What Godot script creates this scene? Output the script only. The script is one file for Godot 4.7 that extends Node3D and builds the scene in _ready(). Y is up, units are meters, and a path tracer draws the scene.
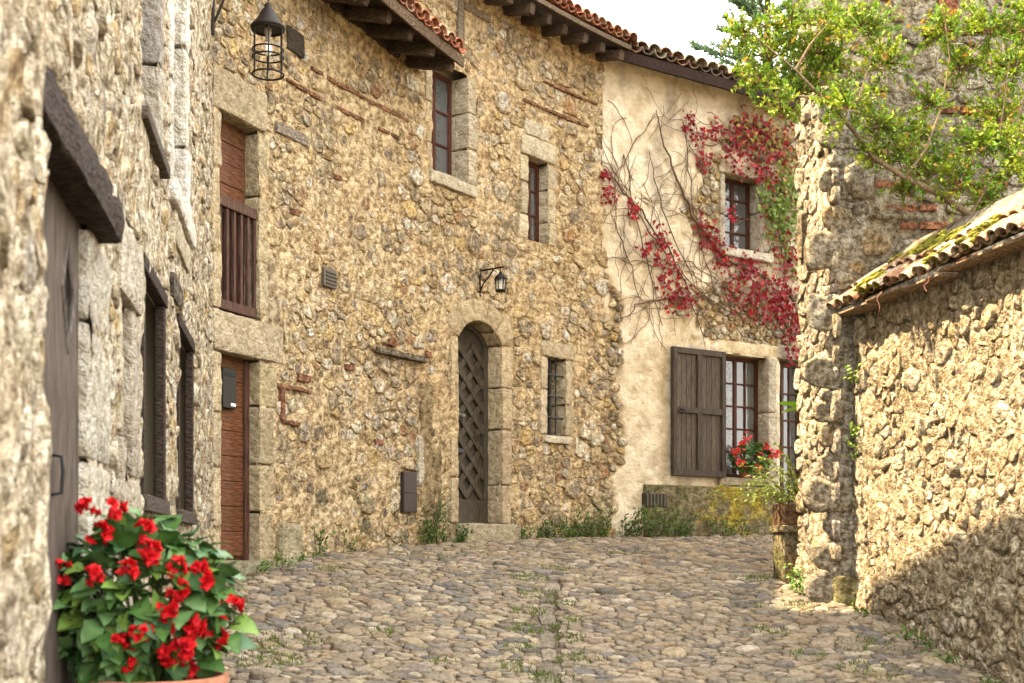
extends Node3D
# A cobbled lane between rubble-stone houses. World y = 0 lies 1.1 m below the lens; the lane climbs away from the camera.

const EYE := 1.1
var rng := RandomNumberGenerator.new()
var nz := FastNoiseLite.new()       # metre-scale noise
var nf := FastNoiseLite.new()       # centimetre-scale noise
var M := {}
var taken := {}


# ------------------------------------------------------------------ mesh collector
class Buf:
	var v := PackedVector3Array()
	var c := PackedColorArray()
	var i := PackedInt32Array()

	func vert(p: Vector3, col: Color) -> int:
		v.append(p)
		c.append(col)
		return v.size() - 1

	func tri(a: int, b: int, d: int) -> void:   # given counter-clockwise seen from outside
		i.append(a)
		i.append(d)
		i.append(b)

	func quad(a: int, b: int, d: int, e: int) -> void:
		tri(a, b, d)
		tri(a, d, e)

	func flat4(p: Vector3, q: Vector3, r: Vector3, s: Vector3, col: Color) -> void:
		quad(vert(p, col), vert(q, col), vert(r, col), vert(s, col))

	func box(xf: Transform3D, size: Vector3, col: Color, b := 0.004) -> void:
		# a box with chamfered edges
		var h := size * 0.5
		b = minf(b, minf(h.x, minf(h.y, h.z)) * 0.6)
		var ax := [Vector3(1, 0, 0), Vector3(0, 1, 0), Vector3(0, 0, 1)]
		for a in 3:
			for sg in [-1.0, 1.0]:
				var n: Vector3 = ax[a] * sg
				var u: Vector3 = ax[(a + 1) % 3]
				var w: Vector3 = ax[(a + 2) % 3] * sg
				var hn := absf(n.dot(h))
				var hu := absf(u.dot(h)) - b
				var hw := absf(w.dot(h)) - b
				flat4(xf * (n * hn - u * hu - w * hw), xf * (n * hn + u * hu - w * hw), xf * (n * hn + u * hu + w * hw), xf * (n * hn - u * hu + w * hw), col)
		for a in 3:
			var t: Vector3 = ax[a]
			var u2: Vector3 = ax[(a + 1) % 3]
			var w2: Vector3 = ax[(a + 2) % 3]
			var ht := absf(t.dot(h)) - b
			var hu2 := absf(u2.dot(h))
			var hw2 := absf(w2.dot(h))
			for su in [-1.0, 1.0]:
				for sw in [-1.0, 1.0]:
					var p: Vector3 = u2 * su * hu2 + w2 * sw * (hw2 - b)
					var q: Vector3 = u2 * su * (hu2 - b) + w2 * sw * hw2
					if su * sw > 0:
						flat4(xf * (p + t * ht), xf * (p - t * ht), xf * (q - t * ht), xf * (q + t * ht), col)
					else:
						flat4(xf * (p - t * ht), xf * (p + t * ht), xf * (q + t * ht), xf * (q - t * ht), col)

	func tube(path: Array, rad: Array, col: Color, n := 6) -> void:
		var prev := -1
		var side := Vector3.ZERO
		for k in path.size():
			var p: Vector3 = path[k]
			var a: Vector3 = path[maxi(k - 1, 0)]
			var b: Vector3 = path[mini(k + 1, path.size() - 1)]
			var t := (b - a).normalized()
			if side == Vector3.ZERO:
				side = t.cross(Vector3.UP if absf(t.y) < 0.9 else Vector3.RIGHT).normalized()
			side = (side - t * side.dot(t)).normalized()
			var other := t.cross(side)
			var first := v.size()
			for j in n:
				var an := TAU * j / n
				vert(p + (side * cos(an) + other * sin(an)) * float(rad[k]), col)
			if prev >= 0:
				for j in n:
					var j2 := (j + 1) % n
					quad(prev + j, prev + j2, first + j2, first + j)
			prev = first
		# close both ends
		for e in 2:
			var p0: Vector3 = path[0 if e == 0 else path.size() - 1]
			var mid := vert(p0, col)
			var f0: int = (v.size() - 1 - path.size() * n) if e == 0 else (v.size() - 2 - n)
			for j in n:
				var j3 := (j + 1) % n
				if e == 0:
					tri(mid, f0 + j3, f0 + j)
				else:
					tri(mid, f0 + j, f0 + j3)

	func lathe(xf: Transform3D, prof: Array, col: Color, n := 14) -> void:
		var prev := -1
		for k in prof.size():
			var q: Vector2 = prof[k]
			var first := v.size()
			for j in n:
				var an := TAU * j / n
				vert(xf * Vector3(q.x * cos(an), q.y, -q.x * sin(an)), col)
			if prev >= 0:
				for j in n:
					var j2 := (j + 1) % n
					quad(prev + j, prev + j2, first + j2, first + j)
			prev = first

	func leaf(p: Vector3, dir: Vector3, up: Vector3, l: float, w: float, col: Color, fold := 0.25) -> void:
		var side := dir.cross(up).normalized() * w * 0.5
		var lift := up * w * fold
		var a := vert(p, col)
		var b := vert(p + dir * l * 0.45 + side + lift, col)
		var d := vert(p + dir * l, col)
		var e := vert(p + dir * l * 0.45 - side + lift, col)
		var m := vert(p + dir * l * 0.5, col)
		tri(a, b, m)
		tri(b, d, m)
		tri(d, e, m)
		tri(e, a, m)

	func mesh(mat: Material, base := Vector3.ZERO) -> ArrayMesh:
		var n := PackedVector3Array()
		n.resize(v.size())
		for k in range(0, i.size(), 3):
			var a := i[k]
			var b := i[k + 1]
			var d := i[k + 2]
			var fn := (v[d] - v[a]).cross(v[b] - v[a])
			n[a] += fn
			n[b] += fn
			n[d] += fn
		for k in n.size():
			n[k] = n[k].normalized() if n[k].length_squared() > 1e-18 else Vector3.UP
		if base != Vector3.ZERO:
			for k in v.size():
				v[k] -= base
		var ar := []
		ar.resize(Mesh.ARRAY_MAX)
		ar[Mesh.ARRAY_VERTEX] = v
		ar[Mesh.ARRAY_NORMAL] = n
		ar[Mesh.ARRAY_COLOR] = c
		ar[Mesh.ARRAY_INDEX] = i
		var me := ArrayMesh.new()
		me.add_surface_from_arrays(Mesh.PRIMITIVE_TRIANGLES, ar)
		me.surface_set_material(0, mat)
		return me


# ------------------------------------------------------------------ a wall along a plan curve; s runs to the right as seen facing it
class Wall:
	var p := PackedVector3Array()
	var step := 0.05

	func _init(pts: Array) -> void:
		for q in pts:
			p.append(q)
		step = p[0].distance_to(p[1])

	func length() -> float:
		return step * (p.size() - 1)

	func pos(s: float) -> Vector3:
		var f := s / step
		var k := clampi(int(floorf(f)), 0, p.size() - 2)
		return p[k] + (p[k + 1] - p[k]) * (f - k)

	func tangent(s: float) -> Vector3:
		return (pos(s + 0.12) - pos(s - 0.12)).normalized()

	func out(s: float) -> Vector3:
		return tangent(s).cross(Vector3.UP)

	func at(s: float, h: float, o: float) -> Vector3:
		return pos(s) + out(s) * o + Vector3(0, h, 0)

	func frame(s: float, h: float, o: float) -> Transform3D:
		var t := tangent(s)
		return Transform3D(Basis(t, Vector3.UP, t.cross(Vector3.UP)), at(s, h, o))


func straight(ax: float, az: float, bx: float, bz: float) -> Wall:
	var a := Vector3(ax, 0, -az)
	var b := Vector3(bx, 0, -bz)
	var n := 40
	var pts := []
	for k in n + 1:
		pts.append(a.lerp(b, float(k) / n))
	return Wall.new(pts)


func bent(x: float, z: float, head: float, per_m: float, l: float) -> Wall:
	var pts := [Vector3(x, 0, -z)]
	var ds := 0.05
	var n := int(round(l / ds))
	for k in n:
		var th := deg_to_rad(head + per_m * (k + 0.5) * ds)
		pts.append(pts[-1] + Vector3(sin(th) * ds, 0, -cos(th) * ds))
	return Wall.new(pts)


# ------------------------------------------------------------------ naming
func numbered(called: String) -> String:
	var n: int = taken.get(called, 0)
	taken[called] = n + 1
	return called if n == 0 else "%s_%03d" % [called, n]


func thing(called: String, label: String, category: String, at: Vector3, group := "") -> Node3D:
	var o := Node3D.new()
	o.name = numbered(called)
	add_child(o)
	o.position = at
	o.set_meta("label", label)
	o.set_meta("category", category)
	if group:
		o.set_meta("group", group)
	return o


func put(b: Buf, called: String, mat: Material, parent: Node3D, label := "") -> MeshInstance3D:
	# b holds world positions; the mesh keeps them relative to the middle of its own box
	var mid := Vector3.ZERO
	if b.v.size() > 0:
		var lo := b.v[0]
		var hi := b.v[0]
		for q in b.v:
			lo = lo.min(q)
			hi = hi.max(q)
		mid = Vector3((lo.x + hi.x) / 2, lo.y, (lo.z + hi.z) / 2)
	var o := MeshInstance3D.new()
	o.name = called
	o.mesh = b.mesh(mat, mid)
	parent.add_child(o, true)
	o.position = mid - where(parent)
	if label:
		o.set_meta("label", label)
	return o


func where(n: Node3D) -> Vector3:
	var w := Vector3.ZERO
	var q: Node = n
	while q != self and q is Node3D:
		w += q.position
		q = q.get_parent()
	return w


func structure(o: Node3D, called: String, label: String, category: String) -> void:
	o.name = numbered(called)
	o.set_meta("kind", "structure")
	o.set_meta("label", label)
	o.set_meta("category", category)


# ------------------------------------------------------------------ materials
func lin(r: float, g: float, b: float) -> Color:
	return Color(r, g, b).linear_to_srgb()


func noise_tex(freq: float, oct: int, lo: Color, hi: Color, seed_: int, size := 512, a := 0.0, b := 1.0) -> NoiseTexture2D:
	var n := FastNoiseLite.new()
	n.seed = seed_
	n.noise_type = FastNoiseLite.TYPE_SIMPLEX_SMOOTH
	n.frequency = freq
	n.fractal_octaves = oct
	n.fractal_gain = 0.68
	var t := NoiseTexture2D.new()
	t.width = size
	t.height = size
	t.seamless = true
	t.noise = n
	var g := Gradient.new()
	g.set_color(0, lo)
	g.set_color(1, hi)
	g.set_offset(0, a)
	g.set_offset(1, b)
	t.color_ramp = g
	return t


func mat(called: String, col: Color, rough: float, tex: Texture2D = null, scale := Vector3.ONE, bump: Texture2D = null, bump_cm := 0.0, vc := true, world := true) -> StandardMaterial3D:
	var m := StandardMaterial3D.new()
	m.resource_name = called
	m.albedo_color = col
	m.roughness = rough
	m.metallic_specular = 0.3
	m.vertex_color_use_as_albedo = vc
	if tex or bump:
		m.uv1_triplanar = true
		m.uv1_world_triplanar = world
		m.uv1_scale = scale
		m.uv1_triplanar_sharpness = 4.0
	if tex:
		m.albedo_texture = tex
	if bump:
		m.heightmap_enabled = true
		m.heightmap_texture = bump
		m.heightmap_scale = bump_cm
	M[called] = m
	return m


func make_materials() -> void:
	var grain := noise_tex(0.006, 8, lin(0.24, 0.20, 0.145), lin(1.0, 1.0, 1.0), 3, 1024, 0.18, 0.66)
	var pits := noise_tex(0.007, 8, Color.BLACK, Color.WHITE, 8, 1024)
	var soft := noise_tex(0.004, 8, lin(0.60, 0.56, 0.48), lin(1.0, 1.0, 1.0), 12, 1024, 0.2, 0.7)
	var fibre := noise_tex(0.015, 6, lin(0.30, 0.28, 0.26), lin(1, 1, 1), 21, 512, 0.2, 0.8)
	mat("stone", Color.WHITE, 0.95, grain, Vector3.ONE * 1.9, pits, 8.0)
	mat("mortar", Color.WHITE, 1.0, grain, Vector3.ONE * 1.3, pits, 10.0)
	mat("plaster", Color.WHITE, 1.0, soft, Vector3.ONE * 0.7, pits, 2.5)
	mat("dressed", Color.WHITE, 0.95, soft, Vector3.ONE * 2.2, pits, 5.0)
	mat("cobble", Color.WHITE, 0.6, soft, Vector3.ONE * 4.0, pits, 1.5)
	mat("soil", Color.WHITE, 1.0, grain, Vector3.ONE * 1.7, pits, 2.5)
	mat("wood", Color.WHITE, 0.75, fibre, Vector3(6, 0.5, 6), fibre, 0.8)
	mat("wood_flat", Color.WHITE, 0.6, fibre, Vector3(0.7, 7, 0.7), fibre, 0.6)
	mat("old_wood", Color.WHITE, 0.9, fibre, Vector3(2, 5, 2), fibre, 2.5)
	mat("paint", Color.WHITE, 0.5)
	mat("iron", Color.WHITE, 0.55).metallic = 0.35
	mat("tile", Color.WHITE, 0.9, grain, Vector3.ONE * 3.0, pits, 0.8)
	mat("clay", Color.WHITE, 0.85, soft, Vector3.ONE * 3.0)
	mat("bark", Color.WHITE, 0.9, fibre, Vector3(9, 2, 9), fibre, 0.6)
	mat("moss", Color.WHITE, 1.0, grain, Vector3.ONE * 6.0, pits, 2.0)
	var lf := mat("leaf", Color.WHITE, 0.5)
	lf.backlight_enabled = true
	lf.backlight = Color(0.75, 0.75, 0.5)
	var gl := mat("glossy_leaf", Color.WHITE, 0.38)
	gl.backlight_enabled = true
	gl.backlight = Color(0.25, 0.3, 0.12)
	var pt := mat("petal", Color.WHITE, 0.6)
	pt.backlight_enabled = true
	pt.backlight = Color(0.5, 0.3, 0.3)
	var g := mat("glass", Color(0.75, 0.8, 0.82, 0.12), 0.05, null, Vector3.ONE, null, 0.0, false)
	g.transparency = BaseMaterial3D.TRANSPARENCY_ALPHA
	g.metallic_specular = 0.5
	mat("room", lin(0.34, 0.29, 0.22), 0.95, null, Vector3.ONE, null, 0.0, false)


# ------------------------------------------------------------------ ground
const PZ := [-30.0, 0.0, 4.0, 6.0, 7.0, 8.5, 10.7, 11.9, 13.7, 14.9, 16.6, 17.5, 18.3, 22.0, 40.0]
const PY := [-1.25, -1.1, -1.06, -1.02, -0.96, -0.78, -0.36, -0.2, -0.05, 0.04, 0.14, 0.21, 0.27, 0.45, 0.7]


func ground(x: float, z: float) -> float:   # z counts away from the camera
	var k := 0
	while k < PZ.size() - 2 and z > PZ[k + 1]:
		k += 1
	var a: float = PZ[k]
	var b: float = PZ[k + 1]
	var t := clampf((z - a) / (b - a), 0, 1)
	var m0: float = slope_at(k) * (b - a)
	var m1: float = slope_at(k + 1) * (b - a)
	var t2 := t * t
	var t3 := t2 * t
	var y: float = (2 * t3 - 3 * t2 + 1) * PY[k] + (t3 - 2 * t2 + t) * m0 + (-2 * t3 + 3 * t2) * PY[k + 1] + (t3 - t2) * m1
	return EYE + y - 0.04 * clampf(x, -4, 5)


func slope_at(k: int) -> float:
	if k == 0 or k == PZ.size() - 1:
		return 0.0
	return (PY[k + 1] - PY[k - 1]) / (PZ[k + 1] - PZ[k - 1])


func foot(w: Wall, s: float) -> float:
	var q := w.pos(s)
	return ground(q.x, -q.z)


# ------------------------------------------------------------------ rubble: irregular stones that fill an area
func clip(poly: PackedVector2Array, n: Vector2, d: float) -> PackedVector2Array:
	# keeps n.p <= d
	var out := PackedVector2Array()
	var m := poly.size()
	for k in m:
		var a := poly[k]
		var b := poly[(k + 1) % m]
		var fa := n.dot(a) - d
		var fb := n.dot(b) - d
		if fa <= 0:
			out.append(a)
		if (fa < 0 and fb > 0) or (fa > 0 and fb < 0):
			out.append(a + (b - a) * (fa / (fa - fb)))
	return out


func cells(area: Rect2, rmin: float, rmax: float, asp: float, keep: Array, skip: Callable, sd: int, bias := 1.6, tries := 26.0) -> Array:
	# power diagram of discs of uneven size thrown into the area; asp > 1 makes them wider than high
	rng.seed = sd
	var w := area.size.x / asp
	var h := area.size.y
	var cell := rmax * 2.0
	var grid := {}
	var c := PackedVector2Array()
	var r := PackedFloat32Array()
	var n := int(w * h / (rmin * rmin * 3.0) * tries / 10.0)
	for k in n:
		var q := Vector2(rng.randf() * w, rng.randf() * h)
		var shrink := 1.0 - float(k) / n
		var rad := lerpf(rmin, rmax, pow(rng.randf(), bias) * (0.3 + 0.7 * shrink))
		var gx := int(q.x / cell)
		var gy := int(q.y / cell)
		var free := true
		for dx in range(-1, 2):
			for dy in range(-1, 2):
				for j in grid.get(Vector2i(gx + dx, gy + dy), []):
					if c[j].distance_to(q) < (r[j] + rad) * 0.92:
						free = false
						break
				if not free:
					break
			if not free:
				break
		if free:
			var key := Vector2i(gx, gy)
			if not grid.has(key):
				grid[key] = []
			grid[key].append(c.size())
			c.append(q)
			r.append(rad)
	var out := []
	for k in c.size():
		var q := c[k]
		var real := Vector2(area.position.x + q.x * asp, area.position.y + q.y)
		if skip.call(real):
			continue
		var in_keep := false
		for kr: Rect2 in keep:
			if kr.has_point(real):
				in_keep = true
				break
		if in_keep:
			continue
		var e := r[k] * 1.9
		var poly := PackedVector2Array([q + Vector2(-e, -e), q + Vector2(e, -e), q + Vector2(e, e), q + Vector2(-e, e)])
		var gx := int(q.x / cell)
		var gy := int(q.y / cell)
		for dx in range(-1, 2):
			for dy in range(-1, 2):
				for j in grid.get(Vector2i(gx + dx, gy + dy), []):
					if j == k:
						continue
					var nn := (c[j] - q) * 2.0
					var d := c[j].length_squared() - q.length_squared() - r[j] * r[j] + r[k] * r[k]
					poly = clip(poly, nn, d)
					if poly.size() < 3:
						break
		if poly.size() < 3:
			continue
		for p in poly.size():
			poly[p] = Vector2(area.position.x + poly[p].x * asp, area.position.y + poly[p].y)
		for kr: Rect2 in keep:
			if kr.grow(rmax * 2.5).has_point(real):
				var dl := kr.position.x - real.x
				var dr := real.x - kr.end.x
				var db := kr.position.y - real.y
				var dt := real.y - kr.end.y
				var mx := maxf(maxf(dl, dr), maxf(db, dt))
				if mx == dl:
					poly = clip(poly, Vector2(1, 0), kr.position.x)
				elif mx == dr:
					poly = clip(poly, Vector2(-1, 0), -kr.end.x)
				elif mx == db:
					poly = clip(poly, Vector2(0, 1), kr.position.y)
				else:
					poly = clip(poly, Vector2(0, -1), -kr.end.y)
				if poly.size() < 3:
					break
		if poly.size() >= 3:
			out.append({"c": real, "poly": poly, "r": r[k]})
	return out


func rounded(poly: PackedVector2Array, gap: float, n: int, cut: int) -> PackedVector2Array:
	var mid := Vector2.ZERO
	for p in poly:
		mid += p
	mid /= poly.size()
	var q := PackedVector2Array()
	for p in poly:
		var d := p.distance_to(mid)
		q.append(mid + (p - mid) * maxf(0.35, 1.0 - gap * 1.25 / maxf(d, 0.001)))
	for k in cut:
		var z := PackedVector2Array()
		for j in q.size():
			var a := q[j]
			var b := q[(j + 1) % q.size()]
			z.append(a.lerp(b, 0.22))
			z.append(a.lerp(b, 0.78))
		q = z
	# n points evenly round the outline
	var per := 0.0
	for j in q.size():
		per += q[j].distance_to(q[(j + 1) % q.size()])
	var out := PackedVector2Array()
	var want := 0.0
	var run := 0.0
	for j in q.size():
		var a := q[j]
		var b := q[(j + 1) % q.size()]
		var l := a.distance_to(b)
		while want <= run + l and out.size() < n:
			out.append(a.lerp(b, (want - run) / maxf(l, 1e-6)))
			want += per / n
		run += l
	while out.size() < n:
		out.append(q[0])
	return out


func stone(b: Buf, to: Callable, poly: PackedVector2Array, depth: float, col: Color, sd: float, round_: float, tilt: float, sink := 0.03, rough := 0.5, smear := Color(0, 0, 0, 0), rings := 5) -> void:
	# one stone: rings from the buried rim up to its uneven face; rough is the depth of the wear in centimetres
	var n := poly.size()
	var mid := Vector2.ZERO
	for p in poly:
		mid += p
	mid /= n
	var size := 0.0
	for p in poly:
		size += p.distance_to(mid)
	size /= n
	var tl := Vector2(sin(sd * 12.9), cos(sd * 7.7)) * tilt
	var pw := lerpf(5.0, 2.0, round_)
	var prev := -1
	for k in rings + 1:
		var r := 1.0 if k == 0 else lerpf(0.985, 0.28, pow(float(k - 1) / (rings - 1), lerpf(1.3, 1.0, round_)))
		var first := b.v.size()
		for j in n:
			var p := mid + (poly[j] - mid) * r
			var o := -sink
			if k > 0:
				p += Vector2(nf.get_noise_3d(p.x * 26.0, p.y * 26.0, sd * 17.0 + 9), nf.get_noise_3d(p.x * 26.0, p.y * 26.0, sd * 13.0 + 50)) * size * 0.22
				var g := nf.get_noise_3d(p.x * 42.0, p.y * 42.0, sd * 3.0) + 0.6 * nf.get_noise_3d(p.x * 120.0, p.y * 120.0, sd * 3.0 + 7.0)
				o = depth * pow(1.0 - pow(r, pw), 1.0 / pw) + tl.dot(p - mid) + g * 0.01 * rough
			var tone := 1.0 + 0.22 * nf.get_noise_3d(p.x * 30.0, p.y * 30.0, sd * 5.0)
			var c := Color(col.r * tone, col.g * tone, col.b * tone)
			if smear.a > 0.0 and nf.get_noise_3d(p.x * 24.0, p.y * 24.0, 200.0 + sd) + r * 0.75 > 0.52:
				c = c.lerp(Color(smear.r * tone, smear.g * tone, smear.b * tone), smear.a)
			b.vert(to.call(p.x, p.y, o), c)
		if prev >= 0:
			for j in n:
				var j2 := (j + 1) % n
				b.quad(prev + j, prev + j2, first + j2, first + j)
		prev = first
	var m := b.vert(to.call(mid.x, mid.y, depth + nf.get_noise_2d(mid.x * 40, mid.y * 40) * 0.01 * rough), col)
	for j in n:
		b.tri(prev + j, prev + (j + 1) % n, m)


func in_frame(p: Vector3) -> bool:
	var z := -p.z
	if z < 0.5:
		return false
	var px := 512 + 1300 * p.x / z
	var py := 545 - 1300 * (p.y - EYE) / z
	return px > -15 and px < 1039 and py > -15 and py < 698


func lay(list: Array, to: Callable, parent: Node3D, opts: Dictionary) -> void:
	# the stones that show largest become parts of their own, the rest one joined part
	var order := []
	for k in list.size():
		var e: Dictionary = list[k]
		var p: Vector3 = to.call(e.c.x, e.c.y, 0.0)
		var big := 0.0
		if in_frame(p):
			var d := p.distance_to(Vector3(0, EYE, 0))
			big = pow(e.r / d, 2)
		order.append([big, k])
	order.sort_custom(func(a, b): return a[0] > b[0])
	var own: int = opts.get("own", 290)
	var rest := Buf.new()
	var rr := RandomNumberGenerator.new()
	rr.seed = opts.get("seed", 1)
	var pal: Array = opts.pal
	for at in order.size():
		var e: Dictionary = list[order[at][1]]
		var poly := rounded(e.poly, opts.gap, opts.get("n", 11), opts.get("cut", 1))
		var col: Color = pal[rr.randi() % pal.size()]
		if opts.has("tint"):
			col = opts.tint.call(e.c, col)
		var jit := rr.randf_range(0.84, 1.14)
		col = Color(col.r * jit, col.g * jit, col.b * jit * rr.randf_range(0.92, 1.08))
		var depth: float = rr.randf_range(opts.d0, opts.d1) * clampf(e.r / opts.get("rref", e.r), 0.6, 1.5)
		var single: bool = at < own and order[at][0] > 0.0
		var b := Buf.new() if single else rest
		stone(b, to, poly, depth, col, rr.randf() * 100.0, opts.get("round", 0.3), rr.randf_range(0, opts.get("tilt", 0.12)), opts.get("sink", 0.03), opts.get("rough", 0.5), opts.get("smear", Color(0, 0, 0, 0)), opts.get("rings", 4))
		if single:
			put(b, opts.get("called", "stone"), M[opts.mat], parent)
	if rest.v.size() > 0:
		var o := put(rest, opts.get("called", "stone") + "_infill", M[opts.mat], parent)
		o.set_meta("kind", "stuff")


# ------------------------------------------------------------------ wall sheet: mortar or plaster with real relief and openings cut out
func sheet(w: Wall, s0: float, s1: float, h0: float, top: Callable, holes: Array, res: float, amp: float, colour: Callable, called: String, m: String, parent: Node3D, lift: Variant = null) -> MeshInstance3D:
	var hs := 0.0
	for k in 12:
		hs = maxf(hs, top.call(lerpf(s0, s1, k / 11.0)))
	var us := lines(s0, s1, res, holes, 0)
	var vs := lines(h0, hs, res, holes, 1)
	var b := Buf.new()
	var nu := us.size()
	for v in vs.size():
		for u in nu:
			var s := us[u]
			var h := vs[v]
			var o := nz.get_noise_2d(s * 1.1 + h0, h * 1.1) * 0.02 + nf.get_noise_3d(s * 14.0, h * 14.0, 3.0) * amp + nf.get_noise_3d(s * 38.0, h * 38.0, 7.0) * amp * 0.5
			if lift != null:
				o += lift.call(s, h)
			b.vert(w.at(s, h, o), colour.call(s, h))
	for v in vs.size() - 1:
		for u in nu - 1:
			var q := Vector2((us[u] + us[u + 1]) / 2, (vs[v] + vs[v + 1]) / 2)
			if q.y > top.call(q.x):
				continue
			var cut := false
			for r: Rect2 in holes:
				if r.has_point(q):
					cut = true
					break
			if not cut:
				var a := v * nu + u
				b.quad(a, a + 1, a + nu + 1, a + nu)
	return put(b, called, M[m], parent)


func lines(a: float, b: float, res: float, holes: Array, axis: int) -> PackedFloat32Array:
	var fixed := [a, b]
	for r: Rect2 in holes:
		for q in [r.position[axis], r.end[axis]]:
			if q > a + 0.005 and q < b - 0.005:
				fixed.append(q)
	fixed.sort()
	var out := PackedFloat32Array()
	for k in fixed.size() - 1:
		var l: float = fixed[k + 1] - fixed[k]
		if l < 0.004:
			continue
		var n := maxi(1, int(ceil(l / res)))
		for j in n:
			out.append(fixed[k] + l * j / n)
	out.append(b)
	return out


# a dressed or rough-hewn block: a rounded box whose faces are uneven
func hewn(b: Buf, xf: Transform3D, size: Vector3, r: float, amp: float, col: Color, sd: float, cell := 0.05) -> void:
	var h := size * 0.5
	var ax := [Vector3(1, 0, 0), Vector3(0, 1, 0), Vector3(0, 0, 1)]
	r = minf(r, minf(h.x, minf(h.y, h.z)) * 0.9)
	var inner := h - Vector3.ONE * r
	for a in 3:
		for sg in [-1.0, 1.0]:
			var n: Vector3 = ax[a] * sg
			var u: Vector3 = ax[(a + 1) % 3]
			var w: Vector3 = ax[(a + 2) % 3] * sg
			var hu := absf(u.dot(h))
			var hw := absf(w.dot(h))
			var cu := clampi(int(hu * 2 / cell), 2, 20)
			var cw := clampi(int(hw * 2 / cell), 2, 20)
			var first := b.v.size()
			for j in cw + 1:
				for k in cu + 1:
					var p: Vector3 = n * absf(n.dot(h)) + u * edge_ease(k, cu, hu, r) + w * edge_ease(j, cw, hw, r)
					var core := p.clamp(-inner, inner)
					var d := (p - core)
					p = core + d.normalized() * r
					var wp := xf * p
					var g := nf.get_noise_3d(wp.x * 16.0 + sd, wp.y * 16.0, wp.z * 16.0) * 0.7 + nf.get_noise_3d(wp.x * 45.0, wp.y * 45.0 + sd, wp.z * 45.0) * 0.45 + nf.get_noise_3d(wp.x * 110.0, wp.y * 110.0 + sd, wp.z * 110.0) * 0.3
					p += d.normalized() * g * amp
					var tone := 1.0 + 0.2 * nf.get_noise_3d(wp.x * 9.0, wp.y * 9.0, wp.z * 9.0 + sd) + 0.14 * nf.get_noise_3d(wp.x * 50.0, wp.y * 50.0, wp.z * 50.0)
					b.vert(xf * p, Color(col.r * tone, col.g * tone, col.b * tone))
			for j in cw:
				for k in cu:
					var q := first + j * (cu + 1) + k
					b.quad(q, q + 1, q + cu + 2, q + cu + 1)


func edge_ease(k: int, n: int, h: float, r: float) -> float:
	if k == 0:
		return -h
	if k == n:
		return h
	if n == 2:
		return 0.0
	return lerpf(-h + r, h - r, float(k - 1) / (n - 2))


func block(w: Wall, parent: Node3D, called: String, s0: float, s1: float, h0: float, h1: float, o0: float, o1: float, col: Color, m := "dressed", r := 0.026, amp := 0.018) -> MeshInstance3D:
	var b := Buf.new()
	hewn(b, w.frame((s0 + s1) / 2, (h0 + h1) / 2, (o0 + o1) / 2), Vector3(s1 - s0, h1 - h0, o1 - o0), r, amp, col, s0 * 7.0 + h0 * 3.0, 0.04)
	return put(b, called, M[m], parent)


func jamb(w: Wall, parent: Node3D, edge: float, side: float, h0: float, h1: float, wide: float, deep: float, n: int, col: Color, proud := 0.02) -> void:
	# a column of n stones beside an opening; side -1 stands to the left of the edge
	rng.seed = int(edge * 977 + h0 * 31 + side)
	var cuts := [h0]
	for k in n - 1:
		cuts.append(lerpf(h0, h1, (k + 1 + rng.randf_range(-0.2, 0.2)) / n))
	cuts.append(h1)
	for k in n:
		var ww := wide * rng.randf_range(0.8, 1.2)
		var t := rng.randf_range(0.85, 1.1)
		var cc := Color(col.r * t, col.g * t, col.b * t * rng.randf_range(0.95, 1.05))
		var a := edge
		var bq := edge + side * ww
		block(w, parent, "jamb_stone", minf(a, bq), maxf(a, bq), cuts[k] + 0.004, cuts[k + 1] - 0.004, -deep, proud + rng.randf_range(-0.006, 0.01), cc)


# boards, rails and bars set into the wall's own frame
func bar(b: Buf, w: Wall, sm: float, s0: float, s1: float, h0: float, h1: float, o0: float, o1: float, col: Color, bev := 0.004) -> void:
	var fr := w.frame(sm, 0, 0)
	var x0 := s0 - sm
	var x1 := s1 - sm
	b.box(fr * Transform3D(Basis(), Vector3((x0 + x1) / 2, (h0 + h1) / 2, (o0 + o1) / 2)), Vector3(absf(x1 - x0), absf(h1 - h0), absf(o1 - o0)), col, bev)


func room(w: Wall, parent: Node3D, s0: float, s1: float, h0: float, h1: float, o: float, deep := 1.7, side := 0.3, high := 0.28) -> void:
	# the room behind the opening: floor, ceiling, three walls, and the inner face of the front wall round the opening
	var sm := (s0 + s1) / 2
	var fr := w.frame(sm, 0, 0)
	var b := Buf.new()
	var k := Color.WHITE
	var x0 := s0 - sm - side
	var x1 := s1 - sm + side
	var a0 := h0 - high
	var a1 := h1 + high
	var p := [Vector3(x0, a0, o), Vector3(x1, a0, o), Vector3(x1, a1, o), Vector3(x0, a1, o)]
	var q := []
	for v: Vector3 in p:
		q.append(v - Vector3(0, 0, deep))
	var r := [Vector3(s0 - sm, h0, o), Vector3(s1 - sm, h0, o), Vector3(s1 - sm, h1, o), Vector3(s0 - sm, h1, o)]
	b.flat4(fr * q[0], fr * q[1], fr * q[2], fr * q[3], k)
	for j in 4:
		var j2 := (j + 1) % 4
		b.flat4(fr * p[j], fr * p[j2], fr * q[j2], fr * q[j], k)
		if side > 0.0:
			b.flat4(fr * r[j], fr * r[j2], fr * p[j2], fr * p[j], k)
	put(b, "room", M.room, parent)


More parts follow.
